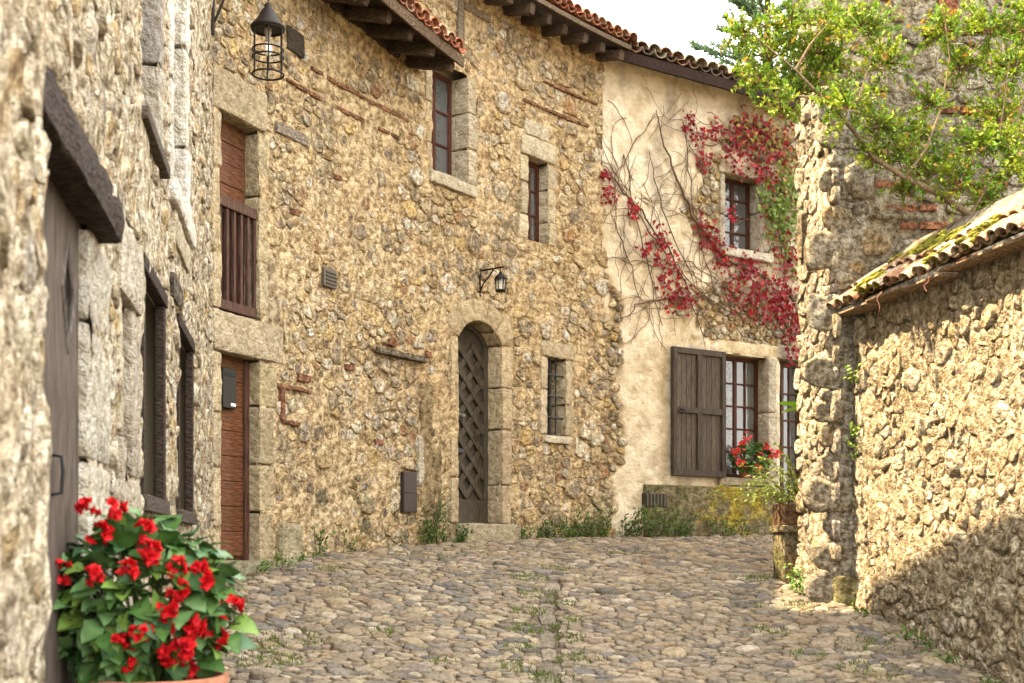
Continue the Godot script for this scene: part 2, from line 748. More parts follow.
func casement(w: Wall, parent: Node3D, called: String, s0: float, s1: float, h0: float, h1: float, o: float, cols: int, rows: int, col: Color, thick := 0.06) -> MeshInstance3D:
	# window > frame (the part itself), muntins and one pane per light
	var sm := (s0 + s1) / 2
	var b := Buf.new()
	bar(b, w, sm, s0, s0 + thick, h0, h1, o - 0.05, o, col)
	bar(b, w, sm, s1 - thick, s1, h0, h1, o - 0.05, o, col)
	bar(b, w, sm, s0 + thick, s1 - thick, h0, h0 + thick, o - 0.05, o - 0.002, col)
	bar(b, w, sm, s0 + thick, s1 - thick, h1 - thick, h1, o - 0.05, o - 0.002, col)
	var fr := put(b, called, M.wood, parent)
	var a0 := s0 + thick
	var a1 := s1 - thick
	var b0 := h0 + thick
	var b1 := h1 - thick
	for k in range(1, cols):
		var q := Buf.new()
		var x := lerpf(a0, a1, float(k) / cols)
		var tw := 0.028 if (cols == 2 or k == cols / 2) else 0.014
		bar(q, w, sm, x - tw, x + tw, b0, b1, o - 0.043, o - 0.006, col)
		put(q, "muntin", M.wood, fr)
	for k in range(1, rows):
		var q := Buf.new()
		var y := lerpf(b0, b1, float(k) / rows)
		bar(q, w, sm, a0, a1, y - 0.013, y + 0.013, o - 0.038, o - 0.010, col)
		put(q, "muntin", M.wood, fr)
	for cx in cols:
		for cy in rows:
			var q := Buf.new()
			var x0 := lerpf(a0, a1, float(cx) / cols)
			var x1 := lerpf(a0, a1, float(cx + 1) / cols)
			var y0 := lerpf(b0, b1, float(cy) / rows)
			var y1 := lerpf(b0, b1, float(cy + 1) / rows)
			var f := w.frame(sm, 0, 0)
			var oo := o - 0.026
			rng.seed = int(x0 * 1000 + y0 * 77)
			var t1 := rng.randf_range(-0.003, 0.003)
			q.flat4(f * Vector3(x0 - sm, y0, oo + t1), f * Vector3(x1 - sm, y0, oo - t1), f * Vector3(x1 - sm, y1, oo), f * Vector3(x0 - sm, y1, oo + t1), Color.WHITE)
			put(q, "pane", M.glass, fr)
	return fr


func nowhere(_q: Vector2) -> bool:
	return false

const BLOOMS := [[-0.164, 0.280], [-0.283, 0.201], [-0.075, 0.198], [-0.069, 0.270], [0.060, 0.201], [-0.198, 0.072], [-0.075, 0.075], [0.031, 0.079], [0.182, 0.028], [0.223, 0.101], [0.305, -0.031], [0.217, -0.079], [0.267, -0.123], [0.138, -0.088], [0.072, -0.116], [0.016, -0.195], [-0.299, -0.132], [-0.308, -0.173], [0.145, -0.173], [0.182, -0.160], [0.160, -0.239], [0.145, -0.267], [0.167, 0.094], [0.233, 0.057], [0.082, 0.135], [0.154, -0.028], [-0.006, -0.138]]
const STEMS := [[[0.89, 6.81], [1.06, 6.34], [1.33, 5.85], [1.69, 5.36], [2.10, 5.03], [2.83, 4.89], [3.43, 4.60]], [[0.26, 3.98], [0.63, 4.26], [1.51, 4.40], [2.34, 4.76], [3.02, 5.09]], [[0.02, 6.16], [0.38, 5.63], [0.89, 5.12], [1.51, 4.60], [2.15, 4.33], [2.83, 4.28]], [[1.78, 3.91], [1.51, 4.40], [1.12, 5.02], [0.63, 5.45], [0.16, 5.82], [0.00, 5.96]], [[0.98, 4.01], [0.80, 4.58], [0.63, 5.09], [0.43, 5.71], [0.33, 6.21]], [[1.69, 4.42], [1.19, 5.23], [0.89, 5.78], [0.77, 6.42]], [[2.10, 4.32], [1.69, 5.09], [1.51, 5.74], [1.42, 6.40], [1.47, 7.01]], [[0.63, 4.30], [0.46, 4.67], [0.26, 5.10], [0.10, 5.46]], [[1.69, 5.29], [2.34, 5.11], [3.02, 5.26], [3.53, 5.47]], [[1.51, 6.41], [2.15, 6.66], [2.83, 6.78], [3.53, 6.76]], [[2.83, 6.64], [3.06, 6.12], [3.22, 5.57], [3.32, 4.73], [3.43, 3.89]], [[0.16, 4.77], [0.80, 4.78], [1.51, 4.91], [2.25, 4.61]], [[0.89, 6.81], [0.63, 6.46], [0.30, 6.01], [0.05, 5.65]]]
const SPRAYS := [[0.05, 5.58, 0.10, 0], [0.43, 5.45, 0.10, 0], [0.00, 5.83, 0.08, 0], [0.89, 5.19, 0.14, 0], [0.98, 4.93, 0.17, 0], [1.12, 4.49, 0.23, 0], [0.63, 4.96, 0.08, 0], [1.42, 4.39, 0.13, 0], [1.42, 6.77, 0.11, 0], [1.60, 6.56, 0.12, 0], [1.87, 6.71, 0.12, 0], [2.34, 6.58, 0.30, 0], [2.75, 6.40, 0.20, 0], [2.94, 6.24, 0.13, 0], [1.78, 5.35, 0.18, 0], [2.06, 5.07, 0.21, 0], [2.53, 4.98, 0.18, 0], [2.44, 4.63, 0.30, 0], [3.12, 4.71, 0.28, 0], [3.24, 4.41, 0.26, 0], [2.79, 4.53, 0.22, 0], [3.43, 4.14, 0.20, 0], [3.43, 3.80, 0.13, 0], [2.21, 5.64, 0.08, 0], [3.02, 6.99, 0.28, 1], [3.36, 6.73, 0.23, 2], [3.12, 6.05, 0.31, 3], [3.34, 5.80, 0.23, 3], [2.90, 5.85, 0.17, 3], [3.43, 6.32, 0.20, 2], [3.24, 5.32, 0.26, 4], [2.53, 6.90, 0.22, 2], [3.47, 5.11, 0.17, 4], [1.69, 6.31, 0.11, 0], [2.73, 6.88, 0.17, 0]]
const CLUMPS := [[2.01, 4.97, 10.13, 0.26], [1.75, 5.03, 9.88, 0.15], [2.24, 4.71, 10.13, 0.20], [2.13, 5.13, 9.98, 0.20], [2.48, 5.13, 9.97, 0.18], [2.61, 4.99, 9.68, 0.22], [2.91, 4.92, 10.14, 0.20], [2.47, 4.37, 9.55, 0.22], [2.75, 4.27, 9.70, 0.19], [2.97, 4.08, 9.81, 0.21], [3.26, 4.03, 10.02, 0.20], [3.35, 3.85, 9.67, 0.18], [3.78, 4.45, 10.07, 0.23], [3.90, 4.84, 10.14, 0.20], [3.55, 4.98, 9.65, 0.22], [3.30, 5.09, 9.91, 0.18], [3.07, 4.37, 9.56, 0.13], [3.48, 4.15, 9.78, 0.17], [3.71, 3.90, 9.58, 0.18], [2.48, 4.88, 10.12, 0.17], [1.87, 4.65, 9.81, 0.15], [2.36, 4.99, 10.12, 0.20], [3.03, 3.84, 10.02, 0.11], [3.66, 3.81, 10.07, 0.15], [3.66, 4.14, 9.65, 0.16], [1.98, 4.38, 9.59, 0.13], [3.42, 4.80, 9.91, 0.15], [3.85, 5.00, 9.65, 0.22], [3.14, 4.29, 9.99, 0.15], [2.70, 4.08, 9.80, 0.12]]
const LIMBS := [[[3.54, 2.06, 10.00], [3.51, 2.98, 9.95], [3.49, 3.61, 9.90], [3.21, 3.77, 9.85], [2.96, 3.87, 9.80], [2.73, 4.01, 9.78], [2.54, 4.23, 9.75], [2.32, 4.44, 9.72], [2.12, 4.65, 9.72], [1.89, 4.83, 9.70], [1.72, 4.98, 9.70]], [[3.49, 3.61, 9.90], [3.58, 3.79, 9.85], [3.67, 4.09, 9.85], [3.70, 4.38, 9.80], [3.75, 4.76, 9.80], [3.64, 5.10, 9.80]], [[2.96, 3.87, 9.80], [3.10, 4.06, 9.75], [3.23, 4.38, 9.80], [3.30, 4.76, 9.80], [3.26, 5.10, 9.80]], [[2.54, 4.23, 9.75], [2.61, 4.49, 9.70], [2.69, 4.79, 9.70], [2.61, 5.09, 9.70]], [[2.12, 4.65, 9.72], [2.22, 4.83, 9.70], [2.39, 5.03, 9.70]], [[3.49, 3.61, 9.90], [3.37, 3.75, 10.00], [3.46, 3.96, 10.05], [3.60, 4.25, 10.10]], [[2.32, 4.44, 9.72], [2.05, 4.42, 9.60], [1.87, 4.53, 9.60]], [[3.67, 4.09, 9.85], [3.79, 4.23, 9.80], [3.90, 4.61, 9.80]]]


# ------------------------------------------------------------------ the walls of the place
var wl: Wall    # near house on the left side of the lane
var wf: Wall    # long rubble front that bends
var ws: Wall    # plastered house at the end
var wr: Wall    # low garden wall
var wt: Wall    # tower, side turned to the lane's lower end
var wu: Wall    # tower, narrow side turned to the lane
const LF := 7.0

const TAN := [Color(0.74, 0.57, 0.32), Color(0.82, 0.68, 0.43), Color(0.56, 0.41, 0.21), Color(0.46, 0.38, 0.27), Color(0.76, 0.57, 0.29), Color(0.88, 0.80, 0.62), Color(0.36, 0.29, 0.20), Color(0.76, 0.60, 0.35), Color(0.58, 0.51, 0.40), Color(0.78, 0.57, 0.25), Color(0.52, 0.31, 0.16), Color(0.90, 0.84, 0.70), Color(0.82, 0.68, 0.44)]
const PALE := [Color(0.74, 0.63, 0.45), Color(0.82, 0.73, 0.56), Color(0.60, 0.48, 0.31), Color(0.68, 0.52, 0.30), Color(0.56, 0.47, 0.33), Color(0.86, 0.79, 0.64), Color(0.72, 0.53, 0.28)]
const HONEY := [Color(0.66, 0.56, 0.39), Color(0.72, 0.63, 0.46), Color(0.58, 0.47, 0.31), Color(0.52, 0.43, 0.30), Color(0.68, 0.57, 0.38), Color(0.76, 0.69, 0.54)]
const GREYS := [Color(0.215, 0.175, 0.128), Color(0.29, 0.236, 0.168), Color(0.22, 0.19, 0.15), Color(0.345, 0.286, 0.20), Color(0.155, 0.137, 0.115), Color(0.26, 0.205, 0.145), Color(0.40, 0.345, 0.26), Color(0.17, 0.155, 0.137), Color(0.27, 0.20, 0.135), Color(0.31, 0.252, 0.178)]
const BRICK := Color(0.38, 0.18, 0.105)
const BROWN := Color(0.115, 0.05, 0.03)
const DARKWOOD := Color(0.075, 0.055, 0.042)
const GREYWOOD := Color(0.20, 0.165, 0.125)


func mix_noise(s: float, h: float, a: Color, b: Color, f: float, off: float) -> Color:
	return a.lerp(b, clampf(0.5 + 0.9 * nz.get_noise_3d(s * f, h * f, off), 0, 1))


func mortar_col(s: float, h: float) -> Color:
	var c := mix_noise(s, h, Color(0.85, 0.68, 0.42), Color(0.73, 0.54, 0.30), 1.6, 4.0)
	var g := nz.get_noise_3d(s * 2.2, h * 1.2, 31.0)
	return c.lerp(Color(0.42, 0.35, 0.24), smoothstep(0.15, 0.4, g) * 0.7)


func pale_mortar(s: float, h: float) -> Color:
	var c := mix_noise(s, h, Color(0.84, 0.75, 0.57), Color(0.70, 0.58, 0.40), 2.0, 14.0)
	return c.lerp(Color(0.42, 0.37, 0.30), smoothstep(0.15, 0.45, nz.get_noise_3d(s * 2.6, h * 1.6, 51.0)) * 0.7)


func _ready() -> void:
	rng.seed = 7
	nz.seed = 5
	nz.frequency = 0.6
	nz.fractal_octaves = 4
	nf.seed = 9
	nf.frequency = 0.25
	nf.fractal_octaves = 3
	# camera: level, 1.1 m up, the lens shifted upwards; 46 mm, focused on the long front
	var cam := Camera3D.new()
	cam.name = "camera"
	cam.position = Vector3(0, EYE, 0)
	cam.projection = Camera3D.PROJECTION_FRUSTUM
	cam.near = 0.05
	cam.far = 600.0
	cam.size = 0.05 * 683.0 / 1300.0
	cam.frustum_offset = Vector2(0, 0.05 * 203.5 / 1300.0)
	var lens := CameraAttributesPhysical.new()
	lens.frustum_near = 0.05
	lens.frustum_far = 600.0
	lens.frustum_focal_length = 45.7
	lens.frustum_focus_distance = 13.5
	lens.exposure_aperture = 4.5
	cam.attributes = lens
	add_child(cam)
	cam.current = true
	# sky and exposure
	var env := Environment.new()
	env.background_mode = Environment.BG_SKY
	var sk := ProceduralSkyMaterial.new()
	sk.sky_top_color = Color(0.95, 0.95, 0.95)
	sk.sky_horizon_color = Color(1.0, 0.985, 0.95)
	sk.sky_curve = 0.18
	sk.ground_bottom_color = Color(0.55, 0.5, 0.42)
	sk.ground_horizon_color = Color(0.95, 0.92, 0.86)
	sk.sky_energy_multiplier = 1.0
	var sky := Sky.new()
	sky.sky_material = sk
	env.sky = sky
	env.tonemap_mode = Environment.TONE_MAPPER_LINEAR
	env.tonemap_exposure = 8.4
	env.sdfgi_enabled = true
	env.ssao_enabled = true
	env.ssil_enabled = true
	var we := WorldEnvironment.new()
	we.name = "sky"
	we.environment = env
	add_child(we)
	# sun: from beyond the left-hand roofs, a little ahead of the camera
	var sun := DirectionalLight3D.new()
	sun.name = "sun"
	var el := deg_to_rad(57.0)
	var az := deg_to_rad(5.5)
	var to_sun := Vector3(-cos(el) * cos(az), sin(el), -cos(el) * sin(az))
	sun.look_at_from_position(to_sun * 20.0, Vector3.ZERO, Vector3.UP)
	sun.light_energy = 1.0
	sun.light_color = Color(1.0, 0.90, 0.74)
	sun.light_angular_distance = 0.5
	sun.shadow_enabled = true
	add_child(sun)

	make_materials()
	wl = straight(-2.465 + 0.163 * 9.18, 1.5, -2.465, 10.68)
	wf = bent(-2.465, 10.68, 20.3, 3.14, 7.2)
	ws = straight(1.152, 16.629, 7.737, 21.172)
	wr = straight(2.82, 10.6, 4.442, 2.6)
	wt = straight(2.62, 10.65, 7.62, 10.65)
	wu = straight(2.50, 11.25, 2.62, 10.65)
	build_ground()
	build_near_house()
	build_long_front()
	build_plaster_house()
	build_tower()
	build_garden_wall()
	build_lanterns()
	build_tree()
	build_conifer()
	build_creeper()
	build_flower_pot()
	build_window_flowers()
	build_planter()
	build_weeds()


# ------------------------------------------------------------------ ground, street, cobbles
func gutter_x(z: float) -> float:
	return 0.21 + 0.05 * (z - 8.1) + 0.03 * sin(z * 1.7)


func side_of(w: Wall, q: Vector3, s0: float, s1: float) -> float:
	var best := 1e9
	var bs := 0.0
	var s := s0
	while s <= s1:
		var d := w.pos(s).distance_squared_to(q)
		if d < best:
			best = d
			bs = s
		s += 0.2
	return (q - w.pos(bs)).dot(w.out(bs))


func off_street(x: float, z: float) -> bool:
	if z < 10.68 and x < -2.465 + 0.163 * (10.68 - z) + 0.02:
		return true
	if z <= 10.62 and x > 2.82 + 0.2028 * (10.6 - z) - 0.0:
		return true
	if z > 10.62 and z < 11.3 and x > 2.5:
		return true
	if z >= 11.3 and x > 2.5 + 0.5 * (z - 11.3):
		return true
	if z >= 10.4:
		var q := Vector3(x, 0, -z)
		if side_of(wf, q, 0.0, 7.0) < 0.02:
			return true
		if z > 15.5 and x > 0.6 and side_of(ws, q, 0.0, 7.5) < 0.02:
			return true
	return false


func build_ground() -> void:
	var b := Buf.new()
	var xs := [-150.0, -60.0, -25.0, -10.0, -4.0, 0.0, 4.0, 9.0, 25.0, 60.0, 150.0]
	var zs := [-150.0, -60.0, -25.0, -10.0, 0.0, 5.0, 9.0, 13.0, 18.0, 26.0, 40.0, 80.0, 200.0]
	for z: float in zs:
		for x: float in xs:
			b.vert(Vector3(x, ground(x, z) - 0.3, -z), Color(0.20, 0.17, 0.11))
	for j in zs.size() - 1:
		for k in xs.size() - 1:
			var a := j * xs.size() + k
			b.quad(a, a + 1, a + xs.size() + 1, a + xs.size())
	var g := put(b, "ground", M.soil, self)
	structure(g, "ground", "bare earth under and around the houses", "ground")
	# the lane's bed of sand and mortar
	var st := Buf.new()
	var n := 0
	var x0 := -3.2
	var x1 := 9.0
	var z := -6.0
	var cols := 0
	var rows := 0
	while z < 24.0:
		var x := x0
		cols = 0
		while x < x1:
			var y := ground(x, z) + nf.get_noise_2d(x * 12, z * 12) * 0.012
			var gx := gutter_x(z)
			if z < 11.8 and absf(x - gx) < 0.10:
				y -= 0.03
			var col := mix_noise(x, z, Color(0.225, 0.18, 0.125), Color(0.15, 0.122, 0.085), 1.5, 8.0)
			st.vert(Vector3(x, y, -z), col)
			x += 0.08
			cols += 1
		z += 0.08 if z > 6 else 0.5
		rows += 1
	for j in rows - 1:
		for k in cols - 1:
			var a := j * cols + k
			st.quad(a, a + 1, a + cols + 1, a + cols)
	var street := put(st, "street", M.soil, self)
	structure(street, "street", "lane paved with rounded cobbles and a sunken gutter", "street")
	var to := func(x: float, zz: float, o: float) -> Vector3: return Vector3(x, ground(x, zz) + o, -zz)
	var skip := func(q: Vector2) -> bool:
		var gx := gutter_x(q.y)
		return off_street(q.x, q.y) or (q.y < 11.6 and q.x > gx - 0.10 and q.x < gx + 0.10)
	var list := cells(Rect2(-2.6, 6.9, 6.6, 12.2), 0.022, 0.074, 1.45, [], skip, 41, 1.5, 30.0)
	var tint := func(q: Vector2, c: Color) -> Color:
		var k := nz.get_noise_2d(q.x * 1.3, q.y * 1.3)
		return c.lerp(Color(0.30, 0.23, 0.145), clampf(k * 1.4, 0, 0.45))
	lay(list, to, street, {"pal": GREYS, "gap": 0.004, "n": 9, "cut": 1, "d0": 0.008, "d1": 0.032, "rref": 0.045, "round": 0.7, "tilt": 0.22, "sink": 0.04, "rough": 0.5, "rings": 4, "mat": "cobble", "called": "cobble", "own": 298, "seed": 3, "tint": tint})
	# gutter slabs and the row of stones on edge beside them
	rng.seed = 77
	var gz := 7.2
	while gz < 11.4:
		var l := rng.randf_range(0.14, 0.34)
		var gm := gz + l / 2
		var gx := gutter_x(gm)
		var yaw := atan2(gutter_x(gz + l) - gutter_x(gz), l)
		var pit := atan2(ground(gx, gz + l) - ground(gx, gz), l)
		var t := rng.randf_range(0.6, 1.25)
		var q := Buf.new()
		hewn(q, Transform3D(Basis(Vector3.UP, -yaw + rng.randf_range(-0.12, 0.12)) * Basis(Vector3.RIGHT, pit), Vector3(gx - 0.02 + rng.randf_range(-0.02, 0.02), ground(gx, gm) - 0.026 + rng.randf_range(-0.008, 0.008), -gm)), Vector3(rng.randf_range(0.11, 0.17), 0.07, l - 0.03), 0.03, 0.016, Color(0.33 * t, 0.28 * t, 0.215 * t), gz)
		put(q, "gutter_slab", M.dressed, street)
		gz += l
	gz = 7.2
	while gz < 11.4:
		var l := rng.randf_range(0.08, 0.20)
		var gm := gz + l / 2
		var gx := gutter_x(gm)
		var pit := atan2(ground(gx, gz + l) - ground(gx, gz), l)
		var t := rng.randf_range(0.75, 1.2)
		var q := Buf.new()
		hewn(q, Transform3D(Basis(Vector3.UP, rng.randf_range(-0.2, 0.2)) * Basis(Vector3.RIGHT, pit), Vector3(gx + 0.105 + rng.randf_range(-0.02, 0.02), ground(gx, gm) - 0.022 + rng.randf_range(-0.01, 0.008), -gm)), Vector3(rng.randf_range(0.05, 0.09), 0.10, l - 0.015), 0.035, 0.012, Color(0.38 * t, 0.31 * t, 0.23 * t), gz, 0.035)
		put(q, "kerb_stone", M.dressed, street)
		gz += l


# ------------------------------------------------------------------ things the houses share
func inner(parent: Node3D, w: Wall, s0: float, s1: float, h0: float, h1: float, o0: float, o1: float, roof_rise := 0.0) -> void:
	# what stands behind the front: the rest of the masonry and the house's depth
	var b := Buf.new()
	var n := 6
	var ring := []
	for k in n + 1:
		var s := lerpf(s0, s1, float(k) / n)
		ring.append([w.at(s, h0, o0), w.at(s, h1, o0), w.at(s, h0, o1), w.at(s, h1 + roof_rise, o1)])
	var col := Color(0.5, 0.42, 0.28)
	for k in n:
		var a: Array = ring[k]
		var c: Array = ring[k + 1]
		b.flat4(a[0], c[0], c[1], a[1], col)
		b.flat4(c[2], a[2], a[3], c[3], col)
		b.flat4(a[1], c[1], c[3], a[3], col)
	for e in [0, n]:
		var a: Array = ring[e]
		b.flat4(a[0], a[1], a[3], a[2], col)
	put(b, "inner_wall", M.mortar, parent)


func barrel(l: float, r0: float, r1: float, th: float, col: Color, sd: float) -> ArrayMesh:
	# half-round clay tile along +z, wide end at +z
	var b := Buf.new()
	var n := 7
	var rows := []
	for e in 3:
		var z := -l / 2 + l * e / 2.0
		for lay_ in 2:
			var r := lerpf(r0, r1, e / 2.0) - th * lay_
			var ids := []
			for k in n + 1:
				var a := PI * k / n
				var g := 1.0 + 0.05 * nf.get_noise_3d(cos(a) * 9 + sd, sin(a) * 9, z * 20)
				var t := 1.0 + 0.3 * nf.get_noise_3d(cos(a) * 12 + sd, sin(a) * 12, z * 30)
				ids.append(b.vert(Vector3(cos(a) * r * g, sin(a) * r * 0.85 * g, z), Color(col.r * t, col.g * t, col.b * t)))
			rows.append(ids)
	for e in 2:
		for k in n:
			b.quad(rows[e * 2][k + 1], rows[e * 2][k], rows[e * 2 + 2][k], rows[e * 2 + 2][k + 1])
			b.quad(rows[e * 2 + 1][k], rows[e * 2 + 1][k + 1], rows[e * 2 + 3][k + 1], rows[e * 2 + 3][k])
	for e in [0, 4]:
		for k in n:
			var p: Vector3 = b.v[rows[e][k]]
			var q: Vector3 = b.v[rows[e][k + 1]]
			var r: Vector3 = b.v[rows[e + 1][k + 1]]
			var s: Vector3 = b.v[rows[e + 1][k]]
			b.flat4(p, q, r, s, col)
	return b.mesh(M.tile)


func tile_set(cols: Array, l: float, r: float) -> Array:
	var out := []
	for k in cols.size():
		out.append(barrel(l, r * 0.82, r, 0.014, cols[k], k * 3.7))
	return out


func tiles(parent: Node3D, w: Wall, s0: float, s1: float, h: float, o: float, pitch: float, rows: int, set_: Array, gap: float, l: float, r: float, sd: int, sag := 0.0, lean := 0.0) -> void:
	rng.seed = sd
	var n := int((s1 - s0) / gap)
	for row in rows:
		for k in n + 1:
			for kind in 2:
				var s := s0 + gap * (k + 0.5 * kind) + rng.randf_range(-0.012, 0.012)
				if s > s1 + 0.02:
					continue
				var run := 0.02 + row * l * 0.78 + rng.randf_range(-0.02, 0.02) + (0.0 if kind == 0 else 0.03)
				var f := w.frame(s, h + sag * nz.get_noise_1d(s * 1.3) + lean * (s1 - s), o)
				var tilt := Basis(f.basis.x, pitch)
				var lift := 0.045 if kind == 0 else 0.015
				var m := MeshInstance3D.new()
				m.name = "tile"
				m.mesh = set_[rng.randi() % set_.size()]
				parent.add_child(m, true)
				var bs := tilt * f.basis * Basis(Vector3.RIGHT, -0.05)
				if kind == 1:
					bs = bs * Basis(Vector3(0, 0, 1), PI)
				bs = bs * Basis(Vector3.UP, rng.randf_range(-0.05, 0.05)) * Basis(Vector3(0, 0, 1), rng.randf_range(-0.08, 0.08))
				var slope := tilt * f.basis
				m.transform = Transform3D(bs, f.origin - slope.z * (run + l / 2) + slope.y * (lift + (0.05 if kind == 1 else 0.0) + row * 0.008) - where(parent))


func slab_roof(parent: Node3D, w: Wall, s0: float, s1: float, h: float, o: float, pitch: float, run: float, th: float, col: Color, m := "old_wood", called := "roof", lean := 0.0) -> MeshInstance3D:
	# boarded deck that follows the wall's bend; h, o give its lower outer edge (underside)
	var b := Buf.new()
	var n := maxi(2, int((s1 - s0) / 0.35))
	var pr := []
	for k in n + 1:
		var s := lerpf(s0, s1, float(k) / n)
		var back := run * cos(pitch)
		var hh := h + lean * (s1 - s)
		var up := run * sin(pitch)
		pr.append([w.at(s, hh, o), w.at(s, hh + up, o - back), w.at(s, hh + up + th, o - back), w.at(s, hh + th, o)])
	for k in n:
		var a: Array = pr[k]
		var c: Array = pr[k + 1]
		b.flat4(a[1], c[1], c[0], a[0], col)
		b.flat4(a[3], c[3], c[2], a[2], col)
		b.flat4(a[0], c[0], c[3], a[3], col)
		b.flat4(a[2], c[2], c[1], a[1], col)
	for e in [0, n]:
		var a: Array = pr[e]
		b.flat4(a[0], a[3], a[2], a[1], col)
	return put(b, called, M[m], parent)


func planks(parent: Node3D, w: Wall, s0: float, s1: float, h0: float, h1: float, o0: float, o1: float, n: int, upright: bool, col: Color, m: String) -> void:
	rng.seed = int(s0 * 991 + h0 * 37)
	var sm := (s0 + s1) / 2
	for k in n:
		var b := Buf.new()
		var t := rng.randf_range(0.82, 1.15)
		var c := Color(col.r * t, col.g * t, col.b * t)
		if upright:
			bar(b, w, sm, lerpf(s0, s1, float(k) / n) + 0.002, lerpf(s0, s1, float(k + 1) / n) - 0.002, h0, h1, o0, o1 + rng.randf_range(-0.002, 0.002), c)
		else:
			bar(b, w, sm, s0, s1, lerpf(h0, h1, float(k) / n) + 0.002, lerpf(h0, h1, float(k + 1) / n) - 0.002, o0, o1 + rng.randf_range(-0.002, 0.002), c)
		put(b, "plank", M[m], parent)


func log_beam(b: Buf, a: Vector3, c: Vector3, wd: float, ht: float, col: Color, sd: float, amp := 0.012) -> void:
	var d := c - a
	var z := d.normalized()
	var x := Vector3.UP.cross(z).normalized()
	var y := z.cross(x)
	hewn(b, Transform3D(Basis(x, y, z), (a + c) / 2), Vector3(wd, ht, d.length()), 0.018, amp, col, sd, 0.06)


# ------------------------------------------------------------------ near house (beam over a plank door, two low windows, two upper windows)
func build_near_house() -> void:
	var house := thing("stone_house", "pebbly stone house with heavy timber beam over its grey plank door", "house", wl.at(4.0, foot(wl, 4.0), 0))
	var top := func(s: float) -> float: return minf(8.60 + 0.33 * (9.30 - s), 10.3)
	var holes := [Rect2(1.72, -0.5, 1.20, 2.70), Rect2(3.80, -0.5, 0.26, 2.72), Rect2(4.50, 1.33, 0.92, 1.04), Rect2(6.24, 1.31, 1.0, 1.09), Rect2(4.42, 3.06, 0.84, 1.6), Rect2(5.85, 3.12, 0.85, 1.7)]
	# the pier before the door stands 10 cm proud
	var stepped := func(s: float) -> float: return 0.10 * smoothstep(1.74, 1.66, s)
	var on := func(s: float, h: float, o: float) -> Vector3: return wl.at(s, h, o + stepped.call(s))
	var lift := func(s: float, h: float) -> float:
		return nf.get_noise_3d(s * 6.0, h * 6.0, 77.0) * 0.02 + stepped.call(s)
	var wall := sheet(wl, 0.0, 9.30, -0.5, top, holes, 0.033, 0.020, pale_mortar, "wall", "mortar", house, lift)
	var keep := [Rect2(1.72, -0.5, 1.20, 2.72), Rect2(2.90, -0.5, 0.55, 2.78), Rect2(3.70, -0.5, 0.66, 2.95), Rect2(4.42, 1.22, 1.06, 1.22), Rect2(6.16, 1.2, 1.14, 1.26), Rect2(1.76, 2.14, 1.5, 0.26), Rect2(4.34, 2.98, 1.0, 1.8), Rect2(5.66, 2.85, 1.2, 2.1)]
	var list := cells(Rect2(0.4, 0.0, 8.9, 6.2), 0.04, 0.10, 1.15, keep, nowhere, 11, 1.3)
	lay(list, on, wall, {"pal": PALE, "gap": 0.008, "n": 12, "cut": 1, "d0": -0.004, "d1": 0.028, "rref": 0.08, "round": 0.5, "tilt": 0.3, "mat": "stone", "own": 290, "seed": 5, "rough": 0.9, "rings": 5, "smear": Color(0.80, 0.70, 0.52, 0.8)})
	# beam
	var b := Buf.new()
	var f0 := wl.at(1.70, 2.265, -0.03)
	var f1 := wl.at(3.22, 2.255, -0.03)
	var d := f1 - f0
	var z := d.normalized()
	var x := Vector3.UP.cross(z).normalized()
	hewn(b, Transform3D(Basis(x, z.cross(x), z), (f0 + f1) / 2), Vector3(0.24, 0.15, d.length()), 0.025, 0.03, Color(0.07, 0.05, 0.038), 2.0, 0.07)
	put(b, "beam", M.old_wood, house, "heavy weathered timber beam over the door")
	# plank door, set back, with a diamond-shaped light and an iron handle
	var door := Buf.new()
	bar(door, wl, 2.1, 1.68, 2.48, 0.0, 2.26, -0.08, -0.045, Color(0.10, 0.085, 0.075))
	bar(door, wl, 2.95, 2.87, 3.02, 0.0, 2.26, -0.08, -0.045, Color(0.10, 0.085, 0.075))
	var leaf := put(door, "door", M.wood, house, "grey boarded door with a diamond-shaped light")
	var grey_wood := Color(0.13, 0.105, 0.083)
	planks(leaf, wl, 1.70, 2.48, 0.02, 2.25, -0.045, -0.02, 6, true, grey_wood, "wood")
	planks(leaf, wl, 2.87, 3.0, 0.02, 2.25, -0.045, -0.02, 1, true, grey_wood, "wood")
	var fr := wl.frame(2.69, 1.905, -0.02)
	var pts := [Vector3(0, -0.19, 0), Vector3(0.10, 0, 0), Vector3(0, 0.19, 0), Vector3(-0.10, 0, 0)]
	var thick := Vector3(0, 0, -0.06)
	for sd in [-1.0, 1.0]:
		# the two middle boards, each cut to half the diamond
		var pb := Buf.new()
		var xe := 0.208 if sd < 0 else 0.178
		var ol := Vector3(sd * xe, -1.885, 0)
		var ou := Vector3(sd * xe, 0.345, 0)
		var mb := Vector3(sd * 0.002, -1.885, 0)
		var mt := Vector3(sd * 0.002, 0.345, 0)
		var tip := Vector3(sd * 0.10, 0, 0)
		for z0: Vector3 in [Vector3.ZERO, thick]:
			pb.flat4(fr * (ol + z0), fr * (mb + z0), fr * (pts[0] + z0), fr * (tip + z0), grey_wood)
			pb.flat4(fr * (tip + z0), fr * (pts[2] + z0), fr * (mt + z0), fr * (ou + z0), grey_wood)
			pb.tri(pb.vert(fr * (ol + z0), grey_wood), pb.vert(fr * (tip + z0), grey_wood), pb.vert(fr * (ou + z0), grey_wood))
		pb.flat4(fr * pts[0], fr * (pts[0] + thick), fr * (tip + thick), fr * tip, grey_wood)
		pb.flat4(fr * tip, fr * (tip + thick), fr * (pts[2] + thick), fr * pts[2], grey_wood)
		put(pb, "plank", M.wood, leaf)
	var dia := Buf.new()
	var mid_pane := Vector3(0, 0, -0.03)
